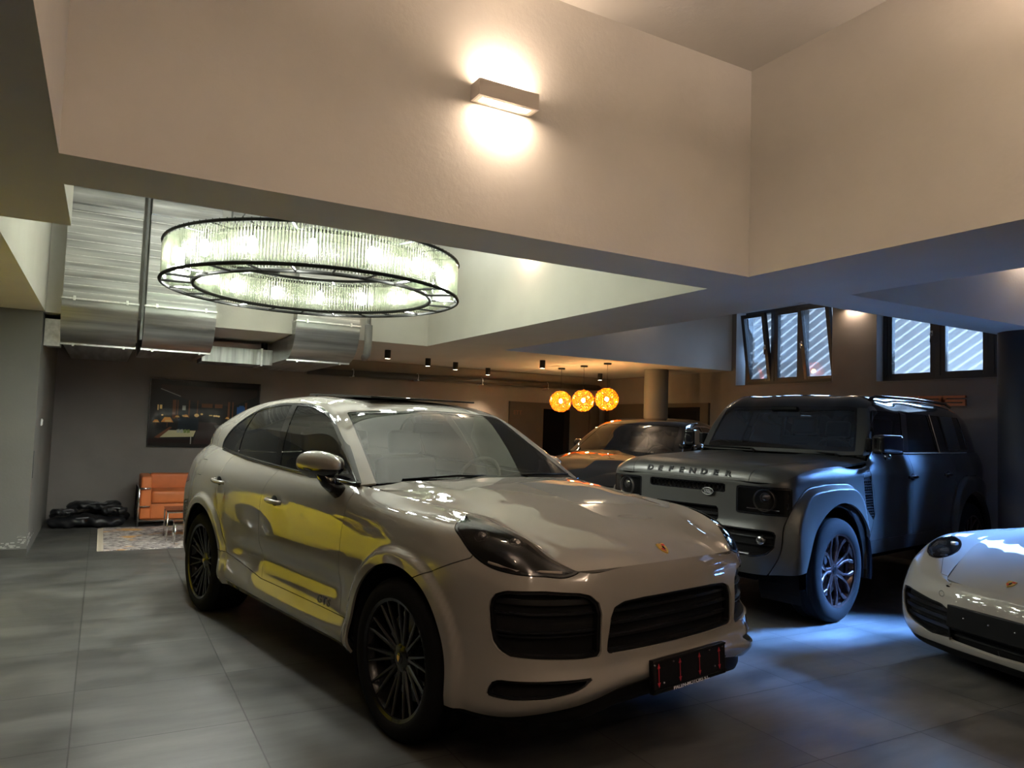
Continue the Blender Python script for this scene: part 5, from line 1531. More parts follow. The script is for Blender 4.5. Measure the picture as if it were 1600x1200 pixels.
def G_knots(lines):
    L = np.asarray(lines, float)
    du = np.linalg.norm(np.diff(L, axis=1), axis=2).mean(0); tu = np.r_[0, np.cumsum(du)]; tu /= tu[-1]
    dv = np.linalg.norm(np.diff(L, axis=0), axis=2).mean(1); tv = np.r_[0, np.cumsum(np.maximum(dv, 1e-4))]; tv /= tv[-1]
    return tu, tv

# ------------------------------------------------------------------ boxy off-roader: feature lines
DEF_S = [
 [(.80,0,.42),(.79,.45,.42),(.75,.80,.43),(.68,.92,.45),(.45,.955,.49),(0,.96,.50),(-.60,.96,.50),(-.68,.96,.50),(-1.5,.96,.50),(-2.5,.96,.50),(-3.02,.955,.50),(-3.42,.93,.50),(-3.56,.84,.50),(-3.62,.45,.50),(-3.62,0,.50)],
 [(.845,0,.57),(.835,.45,.57),(.79,.81,.57),(.70,.935,.57),(.45,.965,.58),(0,.97,.58),(-.60,.97,.58),(-.68,.97,.58),(-1.5,.97,.58),(-2.5,.97,.58),(-3.02,.965,.58),(-3.42,.94,.58),(-3.58,.85,.58),(-3.64,.45,.58),(-3.64,0,.58)],
 [(.815,0,.84),(.805,.45,.84),(.775,.81,.84),(.70,.93,.84),(.45,.965,.85),(0,.97,.85),(-.60,.97,.85),(-.68,.97,.85),(-1.5,.972,.85),(-2.5,.97,.85),(-3.02,.965,.85),(-3.42,.94,.85),(-3.60,.85,.85),(-3.66,.45,.85),(-3.66,0,.85)],
 [(.812,0,1.03),(.802,.45,1.03),(.770,.81,1.03),(.695,.925,1.05),(.45,.968,1.09),(0,.975,1.11),(-.60,.975,1.13),(-.68,.975,1.13),(-1.5,.977,1.13),(-2.5,.975,1.13),(-3.02,.968,1.13),(-3.42,.943,1.13),(-3.60,.85,1.13),(-3.66,.45,1.13),(-3.66,0,1.13)],
 [(.812,0,1.09),(.802,.45,1.09),(.768,.81,1.09),(.692,.923,1.115),(.45,.967,1.150),(0,.975,1.172),(-.60,.975,1.20),(-.68,.975,1.20),(-1.5,.977,1.21),(-2.5,.975,1.22),(-3.02,.968,1.22),(-3.42,.943,1.22),(-3.60,.85,1.22),(-3.66,.45,1.22),(-3.66,0,1.22)],
 [(.813,0,1.115),(.803,.45,1.115),(.766,.82,1.115),(.682,.92,1.148),(.45,.950,1.195),(0,.956,1.222),(-.60,.953,1.262),(-.68,.953,1.275),(-1.5,.955,1.285),(-2.5,.950,1.295),(-3.02,.943,1.30),(-3.42,.92,1.30),(-3.59,.84,1.30),(-3.66,.45,1.30),(-3.66,0,1.30)],
 [(.812,0,1.132),(.802,.45,1.132),(.762,.83,1.132),(.668,.913,1.178),(.45,.925,1.230),(0,.930,1.262),(-.60,.925,1.302),(-.68,.915,1.362),(-1.5,.917,1.368),(-2.5,.915,1.376),(-3.02,.907,1.385),(-3.42,.88,1.39),(-3.56,.81,1.39),(-3.66,.45,1.39),(-3.66,0,1.39)],
]
DEF_T = [
 [(.812,0,1.134),(.805,0,1.175),(.772,0,1.222),(.69,0,1.260),(.45,0,1.290),(0,0,1.316),(-.35,0,1.333),(-.54,0,1.342)],
 [(.802,.45,1.134),(.795,.45,1.175),(.762,.45,1.222),(.68,.45,1.258),(.45,.45,1.290),(0,.45,1.318),(-.35,.45,1.335),(-.555,.45,1.343)],
 [(.790,.62,1.134),(.782,.62,1.173),(.75,.62,1.218),(.672,.62,1.253),(.45,.63,1.280),(0,.64,1.308),(-.35,.65,1.326),(-.575,.65,1.336)],
 [(.770,.78,1.133),(.755,.79,1.165),(.72,.80,1.200),(.655,.81,1.228),(.45,.82,1.262),(0,.83,1.290),(-.35,.83,1.312),(-.595,.82,1.327)],
 [(.762,.83,1.132),(.725,.875,1.148),(.690,.90,1.165),(.62,.918,1.190),(.45,.925,1.230),(0,.930,1.262),(-.35,.928,1.284),(-.60,.925,1.302)],
]
DEF_G = [
 [(-.62,.880,1.350),(-.75,.907,1.365),(-.9,.914,1.368),(-1.5,.917,1.370),(-2.3,.915,1.376),(-3.0,.907,1.386),(-3.35,.887,1.392),(-3.52,.83,1.392),(-3.60,.76,1.392)],
 [(-.615,.875,1.355),(-.79,.872,1.57),(-.93,.872,1.60),(-1.5,.868,1.60),(-2.3,.866,1.60),(-3.0,.858,1.60),(-3.30,.838,1.60),(-3.50,.79,1.59),(-3.63,.74,1.42)],
 [(-.612,.868,1.358),(-.745,.838,1.60),(-.885,.795,1.80),(-1.5,.812,1.825),(-2.3,.81,1.828),(-3.0,.80,1.815),(-3.24,.785,1.79),(-3.46,.745,1.74),(-3.64,.72,1.43)],
 [(-.60,.815,1.352),(-.728,.770,1.60),(-.855,.720,1.825),(-1.5,.765,1.890),(-2.3,.765,1.895),(-3.0,.755,1.875),(-3.22,.74,1.845),(-3.45,.71,1.79),(-3.65,.69,1.44)],
 [(-.56,.45,1.350),(-.69,.43,1.60),(-.825,.40,1.842),(-1.5,.42,1.948),(-2.3,.42,1.952),(-3.0,.415,1.928),(-3.24,.40,1.893),(-3.50,.39,1.83),(-3.68,.39,1.45)],
 [(-.545,0,1.352),(-.675,0,1.60),(-.815,0,1.850),(-1.5,0,1.963),(-2.3,0,1.967),(-3.0,0,1.940),(-3.25,0,1.905),(-3.51,0,1.84),(-3.69,0,1.45)],
]
DEF_FLARE = [[(.735,.30),(.745,.68),(.72,.84),(.665,.97),(.55,1.075),(.30,1.12),(.03,1.125),(-.20,1.105),(-.34,1.02),(-.45,.80),(-.52,.52),(-.54,.30)],
             [(-2.40,.30),(-2.44,.60),(-2.50,.86),(-2.60,1.04),(-2.74,1.125),(-3.02,1.135),(-3.26,1.12),(-3.40,1.03),(-3.50,.84),(-3.54,.60),(-3.55,.30)]]
def def_disp(G):
    x, y, z = G[..., 0], G[..., 1], G[..., 2]
    Q = np.stack([x.ravel(), z.ravel()], 1)
    side = smoothstep((y - 0.78) / 0.12)
    for k, P in enumerate(DEF_FLARE):
        d = poly_sdf(curve2(P, 90, True))(Q).reshape(x.shape)
        G[..., 1] += (0.058 - 0.02 * (k == 1)) * side * smoothstep(-d / 0.045)
    return G

def scale_y(L, k, dz=None):
    return [[(x, y * k, z if dz is None else dz(x, y, z)) for x, y, z in l] for l in L]

def build_off_roader():
    KY = 0.96
    P = mat('satin_graphite_green_paint', (0.072, 0.072, 0.066), rough=0.34, metal=0.5, coat=0.15, coat_rough=0.3)
    PB = mat('gloss_black_paint', (0.006, 0.006, 0.007), rough=0.1, coat=1.0)
    cx, cy = DEF_POS
    root = empty('off_roader', 'boxy satin dark grey four-wheel-drive with a gloss black roof, parked behind the light grey car', 'car', (cx, cy, 0), R(191))
    S = SM.grid(scale_y(DEF_S, KY), 300, 90, disp=def_disp); S.outward((-1.5, 0, .7))
    T = SM.grid(scale_y(DEF_T, KY), 80, 64); T.outward((-.2, 0, .3))
    G = SM.grid(scale_y(DEF_G, KY, lambda x, y, z: z - 0.035 * max(0, (z - 1.6) / 0.3)), 170, 90); G.outward((-1.7, 0, 1.2))
    AR = ((.04, .42), (-3.03, .42)); RO = .555
    q = S.offset(-.05)
    for ax, az in AR: _, q = q.clip(np.hypot(q.V[:, 0] - ax, q.V[:, 2] - az) - RO - .01)
    q.join(q.mirror()).obj('inner_shell', M_DARK, root)
    for ax, az in AR: _, S = S.clip(np.where(S.V[:, 1] > .5, np.hypot(S.V[:, 0] - ax, S.V[:, 2] - az) - RO, 1.0))
    side = lambda V: V[:, 1] > .60
    # flares
    fl = [poly_sdf(curve2(p, 90, True)) for p in DEF_FLARE]
    for k, nm in enumerate(('front_flare', 'rear_flare')):
        FLR, S = take(S, lambda V: np.where(side(V), fl[k](xz(V)) - .004, 1.0))
        two(FLR, nm, P, root, rim=.03)
    # gloss black arch lips
    for k, (ax, az) in enumerate(AR):
        for s in (-1, 1):
            b = MB(); n = 40; pr = []
            for i in range(n + 1):
                a = R(-12 + 204 * i / n); pr.append((math.cos(a), math.sin(a)))
            V = []
            for rr_, yy in ((RO + .004, 1.012 - .03 * (k == 1)), (RO - .018, 1.004 - .03 * (k == 1)), (RO - .045, .985 - .03 * (k == 1)), (RO - .05, .93), (RO - .05, .70)):
                V.append([b.bm.verts.new((ax + rr_ * c, s * yy * (KY if yy > .9 else 1), max(az + rr_ * d, .22))) for c, d in pr])
            for A_, B_ in zip(V, V[1:]):
                for i in range(n): b.bm.faces.new((A_[i], A_[i + 1], B_[i + 1], B_[i]))
            b.build('arch_lip', PB, root, smooth=True)
        arch_liner(root, ax, az, RO - .02, .55, .90)
    # side vents, doors
    vt = poly_sdf([(-.415, 1.205), (-.555, 1.222), (-.60, 1.05), (-.655, .835), (-.625, .80), (-.50, .90), (-.46, 1.03)])
    VT, S = take(S, lambda V: np.where(side(V) & (V[:, 0] < 0), vt(xz(V)), 1.0))
    for s in (0, 1):
        mm = (lambda q_: q_.mirror()) if s else (lambda q_: q_)
        v = mm(VT.clip(-(VT.V[:, 2] - 1.168))[1]).obj('vent_panel', P, root, rim=.01) if False else None
        up, dn = VT.clip(1.168 - VT.V[:, 2] - .08 * (VT.V[:, 0] + .42))
        mm(up).obj('vent_cap', P, root, rim=.01)
        vp = mm(dn.offset(-.012)).obj('side_vent', M_DARK, root)
        for i in range(15):
            z = 1.140 - i * .0235
            q1, _ = dn.offset(-.002).clip(np.abs(dn.V[:, 2] - z) - .0055)
            if q1.F: mm(q1).obj('vent_louvre', M_MESHBLK, vp, rim=.008)
        for i in range(4):
            q1, _ = dn.offset(-.001).clip(np.abs(dn.V[:, 0] - (-.44 - i * .04) - .30 * (dn.V[:, 2] - 1.16)) - .004)
            if q1.F: mm(q1).obj('vent_bar', M_MESHBLK, vp, rim=.008)
    fd = poly_sdf([(-.54, .62), (-.665, .85), (-.64, 1.03), (-.575, 1.17), (-.555, 1.27), (-.62, 1.5), (-1.45, 1.5), (-1.455, .62)])
    rd = poly_sdf([(-1.455, .62), (-1.45, 1.5), (-2.45, 1.5), (-2.52, 1.30), (-2.56, 1.15), (-2.52, 1.02), (-2.43, .80), (-2.37, .62)])
    FD, S = take(S, lambda V: np.where(side(V) & (V[:, 0] < -.4), fd(xz(V)), 1.0))
    RD, S = take(S, lambda V: np.where(side(V) & (V[:, 0] < -.4), rd(xz(V)), 1.0))
    SK, S = take(S, lambda V: np.where(side(V) & (V[:, 0] < -.3) & (V[:, 0] > -2.6), V[:, 2] - .62, 1.0))
    # windows: the whole side band is black with glass inside
    D = poly_sdf([(-.66, 1.385), (-.905, 1.80), (-3.02, 1.80), (-3.10, 1.72), (-3.16, 1.50), (-3.12, 1.40), (-2.9, 1.395), (-1.6, 1.382)])
    G1, GR = G.clip(np.where((G.V[:, 1] > .5) & (G.V[:, 2] < 1.84), D(xz(G.V)), 1.0))
    panes = dict(front_door_window=[(-.74, 1.40), (-.925, 1.765), (-1.50, 1.765), (-1.375, 1.40)], rear_door_window=[(-1.50, 1.40), (-1.63, 1.765), (-2.14, 1.765), (-2.20, 1.40)],
                 quarter_window=[(-2.27, 1.40), (-2.22, 1.765), (-2.44, 1.765), (-2.50, 1.40)], rear_quarter_window=[(-2.87, 1.42), (-2.84, 1.765), (-3.03, 1.765), (-3.11, 1.42)])
    sq = poly_sdf([(-2.51, 1.415), (-2.465, 1.765), (-2.815, 1.765), (-2.84, 1.415)])
    pcs = {}
    rest = G1
    for k, p in panes.items(): pcs[k], rest = rest.clip(poly_sdf(p)(xz(rest.V)))
    sqp, rest = take(rest, lambda V: sq(xz(V)))
    for s in (0, 1):
        mm = (lambda q_: q_.mirror()) if s else (lambda q_: q_); sy = -1 if s else 1
        d = mm(FD).obj('front_door', P, root, rim=.015); mm(pcs['front_door_window'].offset(-.004)).obj('front_door_window', M_SIDEGLASS, d)
        handle_bar(d, -1.34, -1.54 + .02, .942 * 1.0, 1.155, 1.160, sy, M_TRIM, bulge=.032)
        d = mm(RD).obj('rear_door', P, root, rim=.015); mm(pcs['rear_door_window'].offset(-.004)).obj('rear_door_window', M_PRIVACY, d)
        handle_bar(d, -2.22, -2.40, .940, 1.165, 1.170, sy, M_TRIM, bulge=.032)
        mm(SK).obj('side_sill', P, root, rim=.02)
        mm(rest).obj('window_surround', PB, root, rim=.01)
        mm(pcs['quarter_window'].offset(-.003)).obj('quarter_window', M_PRIVACY, root); mm(pcs['rear_quarter_window'].offset(-.003)).obj('rear_quarter_window', M_PRIVACY, root)
        mm(sqp.offset(.006)).obj('signature_panel', P, root, rim=.012)
        MB().tube([(-2.19, sy * .81 * KY - sy * -.022, 1.775), (-2.24, sy * .925 * KY, 1.38)], .0045, seg=6).build('pillar_strip', M_CHROME, root)
        MB().tube([(-.72, sy * .925 * KY, 1.372), (-1.5, sy * .926 * KY, 1.376), (-2.5, sy * .924 * KY, 1.383), (-3.0, sy * .917 * KY, 1.39)], .006, seg=6).build('belt_moulding', M_RIMSILVER, root)
        # door mirror: squared pod on a stub
        r = bpy.data.objects.new('door_mirror', None); COL.objects.link(r); r.parent = root; r.location = (-.68, sy * 1.03, 1.455); r.rotation_euler = (0, 0, sy * R(68))
        MB().box(-.055, .06, -.125, .125, -.085, .085, bevel=.03, seg=4).build('mirror_cap', PB, r, smooth=True)
        MB().box(-.062, -.055, -.11, .11, -.07, .07).build('mirror_glass', M_CHROME, r)
        MB().tube([(0, 0, -.07), (.02, -sy * .02, -.10), (.10, -sy * .11, -.105)], .028, seg=10).build('mirror_arm', PB, r, smooth=True)
        if True: MB().box(-.05, .05, -.025, .025, -.02, .09, bevel=.01).build('mirror_sail', PB, root).location = (-.68, sy * .915 * KY, 1.42)
    # headlamps
    lp = poly_sdf(rrect(-.315, .215, .885, 1.100, .018))
    lamp_c = lambda V: np.stack([V[:, 1] - V[:, 0] * 1.0, V[:, 2]], 1)
    fh = lambda V: np.where((V[:, 1] > .3) & (V[:, 0] > .4), lp(lamp_c(V)), 1.0)
    HL, S = take(S, fh)
    for s in (0, 1):
        mm = (lambda q_: q_.mirror()) if s else (lambda q_: q_); sy = -1 if s else 1
        hr = bpy.data.objects.new('headlight', None); COL.objects.link(hr); hr.parent = root
        a, e = HL.clip(fh(HL.V) + .014)
        mm(a).obj('lamp_cover', M_LAMPGLASS, hr); mm(e).obj('lamp_surround', M_TRIM, hr, rim=.09)
        mm(a.offset(-.085)).obj('lamp_housing', M_LAMPIN, hr)
        Mx = Matrix.Translation((.745, sy * .70, .995)) @ Matrix.Rotation(sy * R(8), 4, 'Z') @ Matrix.Rotation(PI / 2, 4, 'Y')
        MB().lathe([(.076, -.02), (.082, .012), (.088, .012), (.092, -.02)], seg=40, M=Mx).build('ring_light', M_RIMSILVER, hr, smooth=True)
        MB().lathe([(0, .014), (.03, .008), (.045, -.008), (.062, -.02), (.07, -.03)], seg=28, M=Mx @ Matrix.Translation((-.02, 0, 0))).build('projector', M_LENS, hr, smooth=True)
        for k in range(2): MB().box(-.012, .012, -.018, .018, -.028, .028, bevel=.006).build('cube_light', M_LENS, hr).location = (.66, sy * (.865 - .02 * k), 1.03 - .075 * k)
        MB().box(-.004, .004, -.14, .14, -.0035, .0035).build('light_strip', M_RIMSILVER, hr).location = (.752, sy * .69, .925)
    # nose openings
    def opening(sm, fn, name, slabs, push=.03):
        O, rest_ = sm.clip(fn(sm.V))
        g = bpy.data.objects.new(name, None); COL.objects.link(g); g.parent = root
        OO = O.join(O.mirror())
        OO.offset(-.06).obj('opening_backing', M_DARK, g)
        E_ = O.clip(fn(O.V) + .010)[1].offset(-.006); E_.join(E_.mirror()).obj('opening_frame', M_TRIM, g, rim=.05)
        for z, h in slabs: OO.offset(-push).clip(np.abs(OO.V[:, 2] - z) - h)[0].obj('opening_blade', M_MESHBLK, g, rim=.03)
        return g, rest_
    front = lambda V: V[:, 0] > .5
    fg = poly_sdf(rrect(-.6, .385, 1.030, 1.103, .015)); gg, S = opening(S, lambda V: np.where(front(V), fg(yz(V)), 1.0), 'upper_grille', [])
    # honeycomb of the slot
    for k in range(19):
        y = -.37 + k * .0411
        pts = [(.792, y + .019 * math.cos(R(60 * i + 30)), 1.066 + .027 * math.sin(R(60 * i + 30))) for i in range(6)]
        MB().tube(pts, .0045, seg=4, closed=True).build('grille_cell', M_MESHBLK, gg)
    fc = poly_sdf([(-.6, .79), (.30, .79), (.33, .82), (.325, .895), (.31, .915), (-.6, .915)]); _, S = opening(S, lambda V: np.where(front(V), fc(yz(V)), 1.0), 'centre_opening', [(.85, .008)])
    fl_ = poly_sdf([(-.9, .555), (.66, .555), (.76, .585), (.81, .64), (.815, .74), (.80, .765), (.74, .772), (-.9, .772)]); _, S = opening(S, lambda V: np.where(front(V), fl_(yz(V)), 1.0), 'lower_grille', [(.72, .006), (.655, .006)], push=.035)
    MB().tube([(.79, y, .575) for y in (-.60, 0, .60)] , .006, seg=6).build('grille_edge', M_RIMSILVER, root)
    two(MB_disc(.735, .03), 'fog_light', M_LENS, root) if False else None
    for s in (-1, 1): MB().lathe([(0, .012), (.028, .008), (.036, 0), (.036, -.03)], seg=24, M=Matrix.Translation((.80, s * .70, .69)) @ Matrix.Rotation(PI / 2, 4, 'Y')).build('fog_light', M_LENS, root, smooth=True)
    for s in (-1, 1): MB().tube([(.852, s * .28, .475), (.835, s * .55, .475)], .012, seg=8).build('tow_eye', M_TRIM, root)
    # split bumper from wings
    FB, RB = S.clip(-(S.V[:, 0] + .2))
    two(FB, 'front_body', P, root, rim=.02)
    tl = poly_sdf(rrect(-4.2, -3.50, 1.02, 1.30, .02))
    TL, RB = take(RB, lambda V: np.where(V[:, 1] > .6, tl(xz(V)), 1.0))
    two(TL, 'tail_lamp', mat('dark_red_lens', (.12, .006, .006), rough=.15), root, rim=.01)
    two(RB, 'rear_body', P, root, rim=.015)
    # oval badge on the grille
    b_ = bpy.data.objects.new('oval_badge', None); COL.objects.link(b_); b_.parent = root; b_.location = (.822, .235, 1.030); b_.rotation_euler = (0, R(-3), 0)
    e = [(0, .057 * math.cos(R(t_)), .030 * math.sin(R(t_))) for t_ in range(0, 360, 12)]
    MB().prism(e, (.008, 0, 0)).build('badge_plate', M_TRIM, b_)
    MB().tube([(.008, y * .93, z * .93) for _, y, z in e], .003, seg=6, closed=True).build('badge_ring', M_RIMSILVER, b_)
    for k, (tx, zz) in enumerate((('LAND', .008), ('ROVER', -.010))):
        o = link('badge_lettering', text_mesh(tx, .021, .002, bold=.0008, sx=1.15), M_RIMSILVER, b_); o.location = (.009, 0 + .004 * (k * 2 - 1), zz); o.rotation_euler = (PI / 2, 0, PI / 2)
    # bonnet, front of it lettered, and wing tops
    seam = lambda V: np.interp(V[:, 0], [-.6, .5, .80], [.72, .70, .585])
    HO, WT = T.clip(T.V[:, 1] - seam(T.V))
    HO, _ = HO.clip(HO.V[:, 1] - seam(HO.V) + GAP); _, WT = WT.clip(WT.V[:, 1] - seam(WT.V) - GAP)
    HH = HO.join(HO.mirror())
    k_ = smoothstep((.55 - HH.V[:, 0]) / .25) * smoothstep((.34 - np.abs(HH.V[:, 1])) / .05); HH.V[:, 2] -= .012 * k_
    bonnet = HH.obj('bonnet', P, root, rim=.02)
    two(WT, 'wing_top', P, root, rim=.02)
    for k, ch in enumerate('DEFENDER'):
        y = .400 - k * .1135 - .01
        o = link('bonnet_letter', text_mesh(ch, .066, .007, bold=.003, sx=1.3), M_TRIMMAT, bonnet)
        # nose slope at this height
        i = np.argmin((HH.V[:, 1] + y) ** 2 * 4 + (HH.V[:, 2] - 1.183) ** 2)
        o.location = (HH.V[i, 0] + .003, -y if False else -y, 1.183)
        o.rotation_euler = (R(68), 0, PI / 2)
    # screen, roof
    tu, tv = G_knots(scale_y(DEF_G, KY, lambda x, y, z: z - 0.035 * max(0, (z - 1.6) / 0.3)))
    fw = lambda Q, e_: np.maximum(np.maximum(Q.UV[:, 0] - (tu[2] - .006) + e_, .010 - Q.UV[:, 0] + e_), (tv[3] + .004) - Q.UV[:, 1] + e_ * 1.2)
    WS, RF = GR.clip(fw(GR, 0)); WI, WB = WS.clip(fw(WS, .012))
    WI.join(WI.mirror()).offset(-.003).obj('windscreen', M_CARGLASS, root); WB.join(WB.mirror()).obj('windscreen_border', M_TRIM, root, rim=.01)
    rear = lambda Q: np.maximum((tu[7] + .02) - Q.UV[:, 0], (tv[3] + .01) - Q.UV[:, 1])
    RW, RF = RF.clip(rear(RF)); RW.join(RW.mirror()).obj('rear_window', M_PRIVACY, root)
    AP, RF = RF.clip(np.where(RF.UV[:, 0] < tu[2] + .05, RF.V[:, 2] - 1.785, 1.0))
    two(AP, 'front_pillar', P, root, rim=.01)
    RF.join(RF.mirror()).obj('roof', PB, root, rim=.012)
    for s in (-1, 1):
        MB().tube([(-1.05, s * .70, 1.870), (-1.15, s * .70, 1.905), (-2.0, s * .705, 1.925), (-2.9, s * .70, 1.915), (-3.05, s * .70, 1.885)], .016, seg=10).build('roof_rail', PB, root, smooth=True)
    MB().box(-.05, .05, -.14, .14, -.02, .02, bevel=.015, seg=3).build('rain_sensor', M_TRIMMAT, root, smooth=True).location = (-.80, 0, 1.775)
    MB().box(-.012, .012, -.12, .12, -.03, .03, bevel=.01, seg=3).build('inner_mirror', M_TRIMMAT, root, smooth=True).location = (-.86, 0, 1.72)
    for a, c in (((-.58, -.80, 1.375), (-.545, -.22, 1.368)), ((-.585, -.10, 1.380), (-.57, .62, 1.352))):
        MB().tube([a, [(p + q_) / 2 for p, q_ in zip(a, c)], c], .009, seg=6).build('wiper', M_TRIMMAT, root, smooth=True)
        MB().tube([c, (c[0] + .03, c[1] + .04, c[2] - .012), (c[0] + .045, c[1] + .06, c[2] - .03)], .013, seg=6).build('wiper_pivot', M_TRIMMAT, root, smooth=True)
    MB().prism([(-.50, -.80, 1.31), (-.50, .80, 1.31), (-.66, .80, 1.335), (-.66, -.80, 1.335)], (0, 0, -.03)).build('cowl_panel', M_DARK, root)
    # cabin
    MB().box(-3.4, -.5, -.86, .86, .50, .72).build('cabin_floor', M_DARK, root)
    MB().prism([(-.60, -.84, 1.30), (-.70, -.84, 1.33), (-.98, -.84, 1.30), (-1.02, -.84, 1.2), (-.98, -.84, .9), (-.60, -.84, .9)], (0, 1.68, 0)).build('dashboard', M_SEAT, root, auto=40)
    MB().box(-.995, -.985, -.14, .12, 1.33, 1.44, bevel=.003).build('centre_screen', M_TRIM, root)
    steering_wheel(root, -1.06, .38, 1.32, tilt=R(70), r=.19)
    seats(root, (-1.75,), .40, .85, zt=1.70); seats(root, (-2.55,), .40, .88, w=.6, zt=1.68)
    MB().box(-3.3, .60, -.55, .55, .34, .52).build('underbody', M_DARK, root)
    for x in (.0, -3.02):
        for s in (-1, 1): wheel(root, 'front_wheel' if x == 0 else 'rear_wheel', x, s * (.945 - .14), s, .42, .28, .292, 'split', M_RIMBRONZE)
    return root

# ------------------------------------------------------------------ low sports coupe: feature lines
SPO_S = [
 [(.90,0,.125),(.89,.35,.125),(.84,.62,.13),(.72,.79,.14),(.50,.87,.17),(.2,.885,.19),(0,.89,.19),(-.4,.88,.19),(-.7,.875,.19),(-1.3,.875,.19),(-1.8,.885,.19),(-2.2,.91,.20),(-2.45,.92,.22),(-2.9,.89,.24),(-3.28,.76,.26),(-3.45,.4,.28),(-3.47,0,.28)],
 [(.955,0,.205),(.945,.35,.205),(.90,.63,.21),(.775,.81,.22),(.52,.89,.24),(.2,.905,.25),(0,.91,.25),(-.4,.90,.25),(-.7,.89,.25),(-1.3,.89,.25),(-1.8,.90,.26),(-2.2,.925,.28),(-2.45,.935,.30),(-2.9,.905,.32),(-3.31,.78,.34),(-3.49,.4,.36),(-3.51,0,.36)],
 [(.980,0,.38),(.970,.35,.38),(.925,.63,.38),(.795,.82,.38),(.53,.898,.39),(.22,.912,.40),(0,.918,.40),(-.4,.90,.40),(-.7,.885,.40),(-1.3,.88,.40),(-1.8,.90,.42),(-2.2,.93,.44),(-2.45,.94,.46),(-2.9,.91,.46),(-3.32,.78,.46),(-3.50,.4,.48),(-3.53,0,.48)],
 [(.970,0,.49),(.957,.35,.49),(.908,.63,.50),(.775,.81,.53),(.52,.893,.56),(.22,.915,.58),(0,.92,.60),(-.4,.905,.60),(-.7,.89,.60),(-1.3,.885,.60),(-1.8,.905,.62),(-2.2,.935,.65),(-2.45,.945,.66),(-2.9,.915,.66),(-3.30,.78,.66),(-3.48,.4,.68),(-3.50,0,.68)],
 [(.948,0,.553),(.932,.33,.556),(.875,.58,.598),(.725,.768,.675),(.49,.862,.73),(.2,.89,.76),(0,.897,.77),(-.4,.89,.77),(-.7,.875,.77),(-1.3,.87,.77),(-1.8,.89,.80),(-2.2,.915,.84),(-2.45,.92,.86),(-2.9,.88,.86),(-3.22,.74,.85),(-3.40,.4,.86),(-3.42,0,.86)],
 [(.930,0,.574),(.920,.27,.577),(.873,.46,.612),(.675,.665,.748),(.45,.768,.818),(.2,.79,.843),(0,.80,.850),(-.4,.80,.85),(-.7,.80,.87),(-1.3,.80,.90),(-1.8,.80,.93),(-2.2,.79,.96),(-2.45,.77,.965),(-2.9,.70,.93),(-3.15,.58,.90),(-3.28,.35,.90),(-3.30,0,.90)],
 [(.915,0,.586),(.905,.25,.589),(.882,.385,.600),(.66,.465,.708),(.42,.55,.788),(.2,.603,.830),(0,.635,.860),(-.35,.665,.90),(-.56,.730,.928),(-1.3,.748,.943),(-1.8,.74,.965),(-2.2,.70,.982),(-2.45,.66,.982),(-2.9,.55,.95),(-3.08,.44,.925),(-3.2,.25,.92),(-3.22,0,.92)],
]
SPO_H = [
 [(.915,0,.586),(.80,0,.650),(.65,0,.716),(.42,0,.788),(.2,0,.838),(0,0,.876),(-.30,0,.926),(-.44,0,.948)],
 [(.905,.25,.589),(.79,.27,.650),(.645,.28,.714),(.415,.32,.785),(.2,.34,.832),(0,.36,.867),(-.30,.37,.916),(-.47,.375,.940)],
 [(.892,.345,.596),(.785,.375,.650),(.655,.41,.708),(.415,.48,.782),(.2,.52,.824),(0,.545,.854),(-.31,.56,.901),(-.50,.575,.930)],
 [(.882,.385,.600),(.78,.42,.652),(.66,.465,.708),(.42,.55,.788),(.2,.603,.830),(0,.635,.860),(-.35,.665,.90),(-.53,.70,.924)],
]
SPO_G = [
 [(-.56,.735,.93),(-.8,.748,.935),(-1.1,.75,.94),(-1.5,.746,.95),(-1.9,.735,.966),(-2.3,.685,.982),(-2.7,.60,.965),(-3.05,.46,.93)],
 [(-.555,.73,.935),(-.83,.70,1.05),(-1.1,.665,1.12),(-1.5,.65,1.13),(-1.9,.63,1.12),(-2.3,.59,1.07),(-2.7,.53,1.00),(-3.06,.42,.935)],
 [(-.55,.725,.94),(-.82,.62,1.10),(-1.08,.545,1.215),(-1.5,.53,1.24),(-1.9,.52,1.20),(-2.3,.50,1.12),(-2.7,.46,1.03),(-3.08,.38,.94)],
 [(-.53,.67,.945),(-.81,.57,1.115),(-1.07,.50,1.235),(-1.5,.48,1.262),(-1.9,.47,1.225),(-2.3,.45,1.145),(-2.7,.42,1.05),(-3.10,.35,.945)],
 [(-.47,.33,.953),(-.76,.30,1.12),(-1.04,.28,1.255),(-1.5,.27,1.288),(-1.9,.26,1.258),(-2.3,.25,1.178),(-2.7,.24,1.075),(-3.15,.20,.95)],
 [(-.44,0,.958),(-.73,0,1.122),(-1.02,0,1.262),(-1.5,0,1.298),(-1.9,0,1.27),(-2.3,0,1.19),(-2.7,0,1.085),(-3.17,0,.952)],
]
def spo_disp(G):
    x, y, z = G[..., 0], G[..., 1], G[..., 2]
    side = smoothstep((y - 0.76) / 0.10)
    for cx, cz, Ro, a in ((0.0, 0.335, 0.370, .014), (-2.45, 0.345, 0.380, .016)):
        d = np.hypot(x - cx, z - cz) - Ro
        G[..., 1] += a * side * (1 - smoothstep((d - 0.02) / 0.09))
    return G

